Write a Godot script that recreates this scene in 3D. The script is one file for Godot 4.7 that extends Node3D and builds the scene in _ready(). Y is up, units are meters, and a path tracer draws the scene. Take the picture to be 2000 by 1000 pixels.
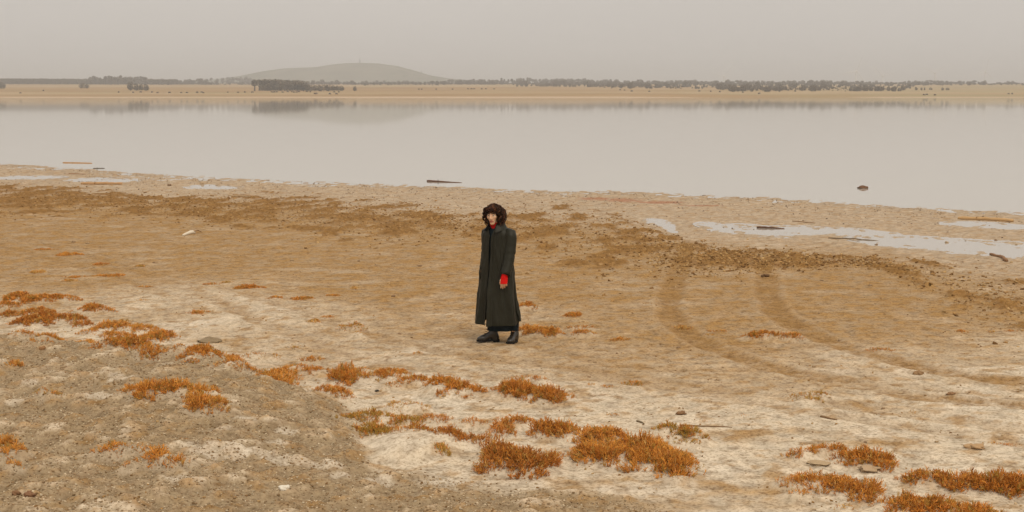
extends Node3D
# A salt-lake shore under an overcast sky. y is up, metres; d is the distance ahead of the camera (world z = -d).

const F := 2750.0            # focal length in photo pixels (photo 2000 x 1000)
const HORIZON := 180.0
const EYE := 3.07
const LAKE := -0.40
var pitch := 0.0
var used := {}
var rng := RandomNumberGenerator.new()
var noise_a := FastNoiseLite.new()
var noise_b := FastNoiseLite.new()
var noise_c := FastNoiseLite.new()
var noise_d := FastNoiseLite.new()

# ---------------------------------------------------------------- helpers
func numbered(called: String) -> String:
	if not used.has(called):
		used[called] = 0
		return called
	used[called] += 1
	return "%s_%03d" % [called, used[called]]

func tag(o: Node, label := "", category := "", group := "", kind := "") -> void:
	if label: o.set_meta("label", label)
	if category: o.set_meta("category", category)
	if group: o.set_meta("group", group)
	if kind: o.set_meta("kind", kind)

func top_node(called: String, at := Vector3.ZERO) -> Node3D:
	var o := Node3D.new()
	o.name = numbered(called)
	add_child(o)
	o.position = at
	return o

func part(called: String, m: Mesh, mat: Material, parent: Node) -> MeshInstance3D:
	var o := MeshInstance3D.new()
	o.name = numbered(called) if parent == self else called
	o.mesh = m
	o.material_override = mat
	parent.add_child(o, true)
	return o

func lin(r: float, g: float, b: float) -> Color:
	return Color(r, g, b).linear_to_srgb()

func mat(c: Color, rough := 0.9, spec := 0.3) -> StandardMaterial3D:
	var m := StandardMaterial3D.new()
	m.albedo_color = c
	m.roughness = rough
	m.metallic_specular = spec
	return m

func vmat(rough := 0.9, spec := 0.3) -> StandardMaterial3D:
	var m := mat(Color.WHITE, rough, spec)
	m.vertex_color_use_as_albedo = true
	return m

func array_mesh(v: PackedVector3Array, idx: PackedInt32Array, cols := PackedColorArray(), smooth := true) -> ArrayMesh:
	var a := []
	a.resize(Mesh.ARRAY_MAX)
	a[Mesh.ARRAY_VERTEX] = v
	if idx.size(): a[Mesh.ARRAY_INDEX] = idx
	if cols.size(): a[Mesh.ARRAY_COLOR] = cols
	if smooth:
		var n := PackedVector3Array()
		n.resize(v.size())
		for i in range(0, idx.size(), 3):
			var p := v[idx[i]]
			var c := (v[idx[i + 2]] - p).cross(v[idx[i + 1]] - p)
			n[idx[i]] += c
			n[idx[i + 1]] += c
			n[idx[i + 2]] += c
		for i in n.size():
			n[i] = n[i].normalized() if n[i].length_squared() > 1e-20 else Vector3.UP
		a[Mesh.ARRAY_NORMAL] = n
	var m := ArrayMesh.new()
	m.add_surface_from_arrays(Mesh.PRIMITIVE_TRIANGLES, a)
	return m

func ray(u: float, v: float) -> Vector3:
	var r := Vector3((u - 1000.0) / F, (500.0 - v) / F, -1.0)
	return r.rotated(Vector3.RIGHT, -pitch)

func on_level(u: float, v: float, y: float) -> Vector3:
	var r := ray(u, v)
	return Vector3(0, EYE, 0) + r * ((EYE - y) / -r.y)

func on_ground(u: float, v: float) -> Vector3:
	# walks along the sight line until it meets the ground
	var r := ray(u, v)
	r /= -r.z
	var d := 6.0
	while d < 75.0:
		var p := Vector3(0, EYE, 0) + r * d
		if p.y <= ground(p.x, d):
			break
		d += 0.04 + d * 0.002
	var q := Vector3(0, EYE, 0) + r * d
	q.y = ground(q.x, d)
	return q

func px_base(u: float, v: float) -> Vector3:
	# the same against the smooth ground, before the relief is laid out
	var r := ray(u, v)
	r /= -r.z
	var d := 6.0
	while d < 90.0 and EYE + r.y * d > base_height(r.x * d, d):
		d += 0.03 + d * 0.002
	var q := Vector3(0, EYE, 0) + r * d
	return Vector3(q.x, base_height(q.x, d), -d)

func at_distance(u: float, v: float, dist: float) -> Vector3:
	var r := ray(u, v)
	return Vector3(0, EYE, 0) + r * (dist / -r.z)

func tube(path: PackedVector3Array, radii: PackedFloat32Array, sides := 8, rough := 0.0) -> ArrayMesh:
	var v := PackedVector3Array()
	var idx := PackedInt32Array()
	tube_into(v, idx, path, radii, sides, rough)
	return array_mesh(v, idx)

func tube_into(v: PackedVector3Array, idx: PackedInt32Array, path: PackedVector3Array, radii: PackedFloat32Array, sides := 8, rough := 0.0) -> void:
	var first := v.size()
	var n := path.size()
	var side := Vector3.ZERO
	for i in n:
		var t := (path[mini(i + 1, n - 1)] - path[maxi(i - 1, 0)]).normalized()
		if i == 0:
			side = t.cross(Vector3.UP if absf(t.y) < 0.9 else Vector3.RIGHT).normalized()
		side = (side - t * side.dot(t)).normalized()
		var up := side.cross(t)
		for k in sides:
			var a := TAU * k / sides
			var r := radii[i]
			if rough > 0.0:
				r *= 1.0 + rough * noise_c.get_noise_3d(path[i].x * 9.0 + k * 3.1, path[i].y * 9.0 + i * 1.7, path[i].z * 9.0)
			v.append(path[i] + (side * cos(a) + up * sin(a)) * r)
	for i in n - 1:
		for k in sides:
			var a := first + i * sides + k
			var b := first + i * sides + (k + 1) % sides
			idx.append_array([a, a + sides, b, b, a + sides, b + sides])
	v.append(path[0])
	v.append(path[n - 1])
	for k in sides:
		idx.append_array([v.size() - 2, first + k, first + (k + 1) % sides])
		idx.append_array([v.size() - 1, first + (n - 1) * sides + (k + 1) % sides, first + (n - 1) * sides + k])

func nets(lo: Vector3, hi: Vector3, cell: float, f: Callable) -> Array:
	# surface nets of the field f: [vertices, indices]
	var nx := int(ceil((hi.x - lo.x) / cell)) + 1
	var ny := int(ceil((hi.y - lo.y) / cell)) + 1
	var nz := int(ceil((hi.z - lo.z) / cell)) + 1
	var s := PackedFloat32Array()
	s.resize(nx * ny * nz)
	for k in nz:
		for j in ny:
			for i in nx:
				s[(k * ny + j) * nx + i] = f.call(lo + Vector3(i, j, k) * cell)
	var of_cell := {}
	var v := PackedVector3Array()
	var idx := PackedInt32Array()
	var step := [1, nx, nx * ny]
	for k in nz - 1:
		for j in ny - 1:
			for i in nx - 1:
				var b := (k * ny + j) * nx + i
				var inside := 0
				for c in 8:
					if s[b + (c & 1) + ((c >> 1) & 1) * nx + ((c >> 2) & 1) * nx * ny] < 0.0: inside += 1
				if inside == 0 or inside == 8: continue
				var sum := Vector3.ZERO
				var cnt := 0
				for ax in 3:
					for e in 4:
						var o1 := 1 if ax == 0 else 0
						var a1 := (1 if ax != 0 else 2)
						var a2 := (2 if ax == 0 else (2 if ax == 1 else 1))
						a1 = 1 if ax == 0 else 0
						a2 = 2 if ax != 2 else 1
						var corner := Vector3.ZERO
						corner[a1] = e & 1
						corner[a2] = e >> 1
						var p0 := b + int(corner.x) + int(corner.y) * nx + int(corner.z) * nx * ny
						var s0 := s[p0]
						var s1 := s[p0 + int(step[ax])]
						if (s0 < 0.0) != (s1 < 0.0):
							corner[ax] = s0 / (s0 - s1)
							sum += corner
							cnt += 1
				of_cell[b] = v.size()
				v.append(lo + (Vector3(i, j, k) + sum / cnt) * cell)
	for b in of_cell:
		for ax in 3:
			var s0 := s[b]
			var s1 := s[b + int(step[ax])]
			if (s0 < 0.0) == (s1 < 0.0): continue
			var da: int = step[(ax + 1) % 3]
			var db: int = step[(ax + 2) % 3]
			if not (of_cell.has(b - da) and of_cell.has(b - db) and of_cell.has(b - da - db)): continue
			var q := [of_cell[b], of_cell[b - da], of_cell[b - da - db], of_cell[b - db]]
			if s0 < 0.0:
				idx.append_array([q[0], q[2], q[1], q[0], q[3], q[2]])
			else:
				idx.append_array([q[0], q[1], q[2], q[0], q[2], q[3]])
	return [v, idx]

func smin(a: float, b: float, k: float) -> float:
	var h := maxf(k - absf(a - b), 0.0) / k
	return minf(a, b) - h * h * k * 0.25

func cap(p: Vector3, a: Vector3, b: Vector3, ra: float, rb: float) -> float:
	var ab := b - a
	var t := clampf((p - a).dot(ab) / ab.length_squared(), 0.0, 1.0)
	return p.distance_to(a + ab * t) - lerpf(ra, rb, t)

func ell(p: Vector3, c: Vector3, r: Vector3) -> float:
	return (((p - c) / r).length() - 1.0) * minf(r.x, minf(r.y, r.z))

func bones_field(p: Vector3, bones: Array, k: float) -> float:
	var d := 1e9
	for b in bones:
		d = smin(d, cap(p, b[0], b[1], b[2], b[3]), k)
	return d

func grey_texture(noise: FastNoiseLite, size: int, lo: float, hi: float, tint := Color.WHITE, steep := 1.0) -> ImageTexture:
	# a seamless speckle between lo and hi (linear), stored as sRGB
	var im := noise.get_seamless_image(size, size)
	im.convert(Image.FORMAT_RGB8)
	var data := im.get_data()
	var look := PackedByteArray()
	look.resize(768)
	for i in 256:
		var x := lerpf(lo, hi, clampf((i / 255.0 - 0.5) * steep + 0.5, 0.0, 1.0))
		var c := Color(lerpf(1, x, tint.r), lerpf(1, x, tint.g), lerpf(1, x, tint.b)).linear_to_srgb()
		look[i * 3] = int(clampf(c.r, 0, 1) * 255.0)
		look[i * 3 + 1] = int(clampf(c.g, 0, 1) * 255.0)
		look[i * 3 + 2] = int(clampf(c.b, 0, 1) * 255.0)
	for i in range(0, data.size(), 3):
		var g := int(data[i]) * 3
		data[i] = look[g]
		data[i + 1] = look[g + 1]
		data[i + 2] = look[g + 2]
	return ImageTexture.create_from_image(Image.create_from_data(size, size, false, Image.FORMAT_RGB8, data))

# ---------------------------------------------------------------- the near shore: where things lie, from the photo
var shore_x := PackedFloat32Array()
var shore_d := PackedFloat32Array()
var rows := PackedFloat32Array()
var cols := PackedFloat32Array()
var H := PackedFloat32Array()
var C := PackedColorArray()
var NC := 0
const BANK := [[-60, 19.0], [-9, 17.4], [-5.8, 16.8], [-3.84, 16.0], [-3.1, 15.5], [-2.16, 14.4], [-1.65, 13.7], [-1.4, 13.0], [-1.3, 12.2], [-1.15, 11.5], [-0.4, 11.0], [0.32, 10.9], [1.0, 10.4], [1.65, 9.9], [2.5, 9.2], [4.0, 8.2], [60, 5.0]]

func interp(xs: PackedFloat32Array, ys: PackedFloat32Array, x: float) -> float:
	var i := xs.bsearch(x)
	if i <= 0: return ys[0]
	if i >= xs.size(): return ys[ys.size() - 1]
	return lerpf(ys[i - 1], ys[i], (x - xs[i - 1]) / (xs[i] - xs[i - 1]))

func bank_edge(x: float) -> float:
	for i in range(1, BANK.size()):
		if x < BANK[i][0]:
			return lerpf(BANK[i - 1][1], BANK[i][1], (x - BANK[i - 1][0]) / (BANK[i][0] - BANK[i - 1][0]))
	return 5.0

func bank_share(x: float, d: float) -> float:
	var e := bank_edge(x) + noise_b.get_noise_2d(x * 1.2, d * 1.2) * 0.35
	return (e - d) * 0.8

func base_height(x: float, d: float) -> float:
	var zs := interp(shore_x, shore_d, x)
	var s := (d - 18.0) / (zs - 18.0)
	var h := 0.0
	if s > 1.0:
		h = LAKE - minf((d - zs) * (d - zs) * 0.004, 0.6)
	elif s > 0.0:
		h = LAKE * lerpf(s * s, 1.0 - pow(1.0 - s, 1.5), s)
	var b := bank_share(x, d)
	if b > 0.0:
		h += lerpf(0.32, 0.05, smoothstep(-3.0, -0.9, x)) * smoothstep(0.0, 0.85, b) * (1.0 - 0.3 * smoothstep(1.5, 4.0, b))
	if d < 8.0:
		h += 0.9 * smoothstep(8.0, 0.5, d)
	return h

func ground(x: float, d: float) -> float:
	if d < rows[0] or d > rows[rows.size() - 1]: return base_height(x, d)
	var r := clampi(rows.bsearch(d), 1, rows.size() - 1)
	var fr := (d - rows[r - 1]) / (rows[r] - rows[r - 1])
	var h := [0.0, 0.0]
	for k in 2:
		var t := x / half_width(rows[r - 1 + k])
		var c := clampi(cols.bsearch(t), 1, NC - 1)
		var fc := clampf((t - cols[c - 1]) / (cols[c] - cols[c - 1]), 0, 1)
		var o := (r - 1 + k) * NC + c
		h[k] = lerpf(H[o - 1], H[o], fc)
	return lerpf(h[0], h[1], fr)

func half_width(d: float) -> float:
	return maxf(d, 4.0) * 0.42 + 1.6

func stamp(x: float, d: float, rx: float, rd: float, f: Callable) -> void:
	# calls f(index, x, d, how far out 0..1) for the grid points inside an ellipse
	var r0 := maxi(rows.bsearch(d - rd), 0)
	var r1 := mini(rows.bsearch(d + rd), rows.size() - 1)
	for r in range(r0, r1 + 1):
		var w := half_width(rows[r])
		var c0 := maxi(cols.bsearch((x - rx) / w), 0)
		var c1 := mini(cols.bsearch((x + rx) / w), NC - 1)
		for c in range(c0, c1 + 1):
			var px := cols[c] * w
			var q := Vector2((px - x) / rx, (rows[r] - d) / rd).length()
			if q < 1.0: f.call(r * NC + c, px, rows[r], q)

func mixc(i: int, c: Color, t: float) -> void:
	C[i] = C[i].lerp(c, clampf(t, 0.0, 1.0))

const PALE := Color(0.60, 0.505, 0.375)
const TAN := Color(0.33, 0.195, 0.072)
const DARK := Color(0.25, 0.134, 0.042)
const SILT := Color(0.47, 0.375, 0.27)
const GRIT := Color(0.305, 0.22, 0.125)
const CRUST := Color(0.66, 0.58, 0.46)
const RUST := Color(0.36, 0.16, 0.085)

# bands of dark churned mud: [u, v, half height in photo pixels, strength]
const MUD := [[-300, 380, 20, 1.0], [0, 387, 22, 1.0], [120, 388, 20, 1.0], [230, 394, 18, 0.95], [330, 402, 15, 0.8], [430, 405, 22, 0.82], [520, 404, 26, 0.78], [620, 414, 28, 0.74], [720, 424, 28, 0.74], [820, 430, 22, 0.76], [900, 438, 16, 0.82], [1000, 440, 26, 0.66], [1090, 445, 40, 0.62], [1180, 458, 40, 0.62], [1270, 480, 32, 0.75], [1340, 500, 22, 0.95], [1420, 508, 16, 1.0], [1500, 510, 15, 1.0], [1600, 511, 9, 0.85], [1720, 514, 8, 0.7], [1860, 560, 40, 0.38], [2000, 590, 40, 0.42], [2300, 600, 40, 0.4]]
var mud := []

func build_ground() -> void:
	for p in [[-250, 308], [0, 323], [100, 330], [200, 337], [300, 345], [420, 351], [500, 353], [650, 359], [850, 369], [1000, 375], [1200, 378], [1350, 383], [1500, 390], [1650, 402], [1850, 413], [2000, 419], [2250, 436]]:
		var q := on_level(p[0], p[1], LAKE)
		shore_x.append(q.x)
		shore_d.append(-q.z)
	for p in MUD:
		var a := px_base(p[0], p[1])
		mud.append([a.x, -a.z, (px_base(p[0], p[1] - p[2]).z - px_base(p[0], p[1] + p[2]).z) * -0.5, p[3]])
	var d := -160.0
	while d < 92.0:
		rows.append(d)
		d += 0.032 * pow(maxf(d, 9.0) / 9.0, 1.2) if d >= 6.0 else (0.25 if d >= 3.0 else maxf(0.5, -d * 0.4))
	for i in range(8, 0, -1): cols.append(-1.0 - 0.06 * pow(2.2, i))
	for i in 501: cols.append(-1.0 + i / 250.0)
	for i in range(1, 9): cols.append(1.0 + 0.06 * pow(2.2, i))
	NC = cols.size()
	H.resize(rows.size() * NC)
	C.resize(rows.size() * NC)
	for r in rows.size():
		var dd := rows[r]
		var w := half_width(dd)
		for c in NC:
			var x := cols[c] * w
			var o := r * NC + c
			var h := base_height(x, dd)
			var zs := interp(shore_x, shore_d, x)
			var big := noise_a.get_noise_2d(x, dd)                    # metres
			var mid := noise_b.get_noise_2d(x * 1.7 + 40.0, dd * 1.3)
			var fine := noise_c.get_noise_2d(x, dd)
			var bank := smoothstep(-0.05, 0.5, bank_share(x, dd) + fine * 0.2 + mid * 0.15)
			# how deep in the churned mud
			var m := 0.0
			for k in range(1, mud.size()):
				var a: Array = mud[k - 1]
				var b: Array = mud[k]
				# the points run roughly left to right across the view
				if x >= a[0] * dd / a[1] and x < b[0] * dd / b[1]:
					var t: float = (x - a[0] * dd / a[1]) / (b[0] * dd / b[1] - a[0] * dd / a[1])
					var off: float = absf(dd - lerpf(a[1], b[1], t)) / lerpf(a[2], b[2], t)
					m = lerpf(a[3], b[3], t) * smoothstep(1.9, 0.5, off + mid * 0.6 + fine * 0.3)
					var clump := noise_d.get_noise_2d(x * 0.75, dd * 0.34)
					m = smoothstep(0.30, 0.66, m * 0.72 + (clump * 1.15 + fine * 0.35 + mid * 0.3) * smoothstep(0.0, 0.3, m)) * smoothstep(0.02, 0.2, m)
					break
			var near_water := smoothstep(9.0, 1.0, zs - dd)
			var relief := big * lerpf(0.035, 0.010, near_water) + mid * lerpf(0.011, 0.014, near_water) + fine * 0.007
			relief += near_water * 0.004
			relief += m * (0.022 + 0.06 * maxf(0.0, noise_d.get_noise_2d(x * 2.2, dd * 2.0)) + 0.045 * fine)
			relief += bank * (0.045 * mid + 0.030 * fine)
			H[o] = h + relief
			# colours of the ground itself
			var tan_edge := lerpf(21.0, 16.5, smoothstep(-6.5, 2.5, x)) + big * 4.0 + mid * 2.5
			var t_tan := smoothstep(-4.0, 2.5, dd - tan_edge) * 0.85
			t_tan = maxf(t_tan, smoothstep(0.05, 0.5, noise_d.get_noise_2d(x * 0.30 + 9.0, dd * 0.75)) * 0.55)
			var col := PALE.lerp(TAN, clampf(t_tan + mid * 0.3 + fine * 0.22, 0, 1))
			col = col.lerp(SILT, smoothstep(-3.0, 4.0, dd - mud_line(x, dd) - 1.5 + mid * 4.0) * 0.85)
			col = col.lerp(CRUST, smoothstep(0.18, 0.5, noise_d.get_noise_2d(x * 0.45 - 30.0, dd * 0.6) + fine * 0.25) * 0.5 * (1.0 - t_tan * 0.7))
			col = col.lerp(DARK, m)
			col = col.lerp(SILT * 0.85, smoothstep(1.2, 0.0, zs - dd + mid * 1.2) * 0.6)
			if bank > 0.0:
				var g := GRIT.lerp(PALE, smoothstep(0.12, 0.6, mid * 0.8 + fine * 0.6) * 0.85)
				g = g.lerp(DARK, smoothstep(0.15, 0.7, fine * 0.9 + noise_d.get_noise_2d(x * 2.0, dd * 2.0) * 0.6) * 0.5)
				col = col.lerp(g, bank * 0.9)
			# crumbs and stains: small dark patches, denser in some stretches
			var spot := noise_c.get_noise_2d(x * 0.55 + 70.0, dd * 0.55 - 20.0) + 0.5 * fine
			col = col.lerp(TAN.lerp(DARK, 0.35), smoothstep(0.16, 0.48, spot + 0.35 * mid) * 0.6)
			var k2 := 1.0 + fine * 0.28 + mid * 0.14
			C[o] = Color(col.r * k2, col.g * k2, col.b * k2)

func mud_line(x: float, dd: float) -> float:
	for k in range(1, mud.size()):
		var xa: float = mud[k - 1][0] * dd / mud[k - 1][1]
		var xb: float = mud[k][0] * dd / mud[k][1]
		if x < xb:
			return lerpf(mud[k - 1][1], mud[k][1], clampf((x - xa) / (xb - xa), 0, 1))
	return 24.0

func track(points: Array, width: float, depth: float, dark: float) -> void:
	var curve := Curve3D.new()
	var pts := []
	for p in points: pts.append(px_base(p[0], p[1]))
	for i in pts.size():
		var t: Vector3 = (pts[mini(i + 1, pts.size() - 1)] - pts[maxi(i - 1, 0)]) / 6.0
		curve.add_point(pts[i], -t, t)
	var best := {}
	var line := curve.tessellate_even_length(6, 0.07)
	for q in line:
		stamp(q.x, -q.z, width, width, func(i, _x, _d, o):
			if not best.has(i) or best[i] > o: best[i] = o)
	for i in best:
		var o: float = best[i]
		var r: int = i / NC
		var x := cols[i % NC] * half_width(rows[r])
		var n := noise_c.get_noise_2d(x * 1.3, rows[r] * 1.3)
		o = minf(o + 0.45 * maxf(0.0, noise_b.get_noise_2d(x * 1.1 + 17.0, rows[r] * 1.1)), 1.0)
		var groove := smoothstep(0.8, 0.4, o)
		H[i] += depth * (0.45 * (smoothstep(1.0, 0.8, o) - groove) - groove * (0.8 + n * 0.5))
		var patchy := clampf(0.75 + n * 0.6 + noise_b.get_noise_2d(x * 2.0, rows[r] * 2.0) * 0.8, 0.0, 1.0)
		mixc(i, DARK.lerp(TAN, 0.45), groove * dark * patchy)
		mixc(i, PALE, (smoothstep(1.0, 0.85, o) - groove) * 0.08)

var puddles := []
func carve_puddle(chain: Array) -> void:
	var mid: Array = chain[chain.size() / 2]
	var level := 1e9
	var spots := []
	for e in chain:
		var p := px_base(e[0], e[1])
		level = minf(level, p.y)
		var rd: float = (px_base(e[0], e[1] - e[3]).z - px_base(e[0], e[1] + e[3]).z) * -0.5
		var rx: float = e[2] * -p.z / F
		spots.append([p.x, -p.z, rx, rd])
	level = lerpf(level, px_base(mid[0], mid[1]).y, 0.5)
	var low := {}
	for s in spots:
		stamp(s[0], s[1], s[2] * 1.7, s[3] * 1.7, func(i, _x, _d, o):
			if not low.has(i) or low[i] > o: low[i] = o)
	for i in low:
		var o: float = low[i] * 1.7
		var r: int = i / NC
		var x := cols[i % NC] * half_width(rows[r])
		var n := noise_b.get_noise_2d(x * 2.2, rows[r] * 1.4) * 0.5 + noise_c.get_noise_2d(x * 0.8, rows[r] * 0.5) * 0.5
		var t := smoothstep(1.7, 1.05, o)
		H[i] = lerpf(H[i], level - 0.002 + 0.02 * (o - 1.0) + 0.036 * n, t)
		mixc(i, SILT * 0.9, t * 0.6)
	puddles.append([level, spots])

func finish_ground() -> void:
	var n := rows.size() * NC
	var v := PackedVector3Array()
	var nor := PackedVector3Array()
	v.resize(n)
	nor.resize(n)
	for r in rows.size():
		var w := half_width(rows[r])
		for c in NC:
			v[r * NC + c] = Vector3(cols[c] * w, H[r * NC + c], -rows[r])
	for r in rows.size():
		var ra := maxi(r - 1, 0) * NC
		var rb := mini(r + 1, rows.size() - 1) * NC
		for c in NC:
			var a := v[r * NC + mini(c + 1, NC - 1)] - v[r * NC + maxi(c - 1, 0)]
			nor[r * NC + c] = a.cross(v[rb + c] - v[ra + c]).normalized()
	var idx := PackedInt32Array()
	idx.resize((rows.size() - 1) * (NC - 1) * 6)
	var k := 0
	for r in rows.size() - 1:
		for c in NC - 1:
			var o := r * NC + c
			idx[k] = o
			idx[k + 1] = o + NC
			idx[k + 2] = o + NC + 1
			idx[k + 3] = o
			idx[k + 4] = o + NC + 1
			idx[k + 5] = o + 1
			k += 6
	var a := []
	a.resize(Mesh.ARRAY_MAX)
	a[Mesh.ARRAY_VERTEX] = v
	a[Mesh.ARRAY_NORMAL] = nor
	a[Mesh.ARRAY_COLOR] = C
	a[Mesh.ARRAY_INDEX] = idx
	var m := ArrayMesh.new()
	m.add_surface_from_arrays(Mesh.PRIMITIVE_TRIANGLES, a)
	var g := vmat(0.95, 0.2)
	var f := FastNoiseLite.new()
	f.seed = 5
	f.frequency = 0.05
	f.fractal_octaves = 5
	f.fractal_gain = 0.8
	g.albedo_texture = grey_texture(f, 1024, 0.4, 1.5, Color(0.9, 1.0, 1.12), 1.5)
	g.uv1_triplanar = true
	g.uv1_world_triplanar = true
	g.uv1_scale = Vector3.ONE * 0.37
	var f2 := FastNoiseLite.new()
	f2.seed = 8
	f2.frequency = 0.045
	f2.fractal_octaves = 5
	f2.fractal_gain = 0.7
	g.detail_enabled = true
	g.detail_blend_mode = BaseMaterial3D.BLEND_MODE_MUL
	g.detail_albedo = grey_texture(f2, 1024, 0.55, 1.4, Color(0.9, 1.0, 1.1), 1.4)
	g.detail_uv_layer = BaseMaterial3D.DETAIL_UV_2
	g.uv2_triplanar = true
	g.uv2_world_triplanar = true
	g.uv2_scale = Vector3.ONE * 0.113
	g.heightmap_enabled = true
	g.heightmap_scale = 1.6
	g.heightmap_texture = g.albedo_texture
	var o := part("ground", m, g, self)
	tag(o, "pale sandy lake shore with churned mud and tyre tracks", "ground", "", "structure")

func water_material(c: Color, rough: float) -> StandardMaterial3D:
	var m := mat(c, rough, 0.5)
	var f := FastNoiseLite.new()
	f.seed = 21
	f.frequency = 0.02
	f.fractal_octaves = 3
	return m

func build_puddles() -> void:
	var wm := water_material(lin(0.38, 0.335, 0.28), 0.04)
	for p in puddles:
		var lo := Vector2(1e9, 1e9)
		var hi := -lo
		for s in p[1]:
			lo = lo.min(Vector2(s[0] - s[2] * 1.5, s[1] - s[3] * 1.5))
			hi = hi.max(Vector2(s[0] + s[2] * 1.5, s[1] + s[3] * 1.5))
		var nx := 60
		var nd := 40
		var v := PackedVector3Array()
		var idx := PackedInt32Array()
		for j in nd + 1:
			for i in nx + 1:
				v.append(Vector3(lerpf(lo.x, hi.x, float(i) / nx), p[0], -lerpf(lo.y, hi.y, float(j) / nd)))
		for j in nd:
			for i in nx:
				var x := lerpf(lo.x, hi.x, (i + 0.5) / nx)
				var d := lerpf(lo.y, hi.y, (j + 0.5) / nd)
				for s in p[1]:
					if Vector2((x - s[0]) / s[2], (d - s[1]) / s[3]).length() < 1.4:
						var o := j * (nx + 1) + i
						idx.append_array([o, o + nx + 1, o + nx + 2, o, o + nx + 2, o + 1])
						break
		var w := part("puddle", array_mesh(v, idx), wm, self)
		tag(w, "shallow puddle of lake water lying on the silt", "puddle", "shallow puddles on the silt", "structure")

# ---------------------------------------------------------------- far shore
func far_height(x: float, d: float) -> float:
	var p := [[900, -2.0], [936, -0.42], [960, 0.6], [1000, 1.9], [1150, 4.4], [1500, 8.2], [1900, 13.0], [2600, 18.5], [4500, 30.0], [9500, 60.0]]
	var h := 0.0
	var e := d - 10.0 * noise_a.get_noise_2d(x * 0.006, 3.0) - 22.0 * smoothstep(60.0, 200.0, x) * smoothstep(260.0, 180.0, x)
	for i in range(1, p.size()):
		if e < p[i][0] or i == p.size() - 1:
			h = lerpf(p[i - 1][1], p[i][1], (e - p[i - 1][0]) / float(p[i][0] - p[i - 1][0]))
			break
	return h + (noise_a.get_noise_2d(x * 0.008, d * 0.008) * 0.8 if d > 960 else 0.0)

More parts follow.
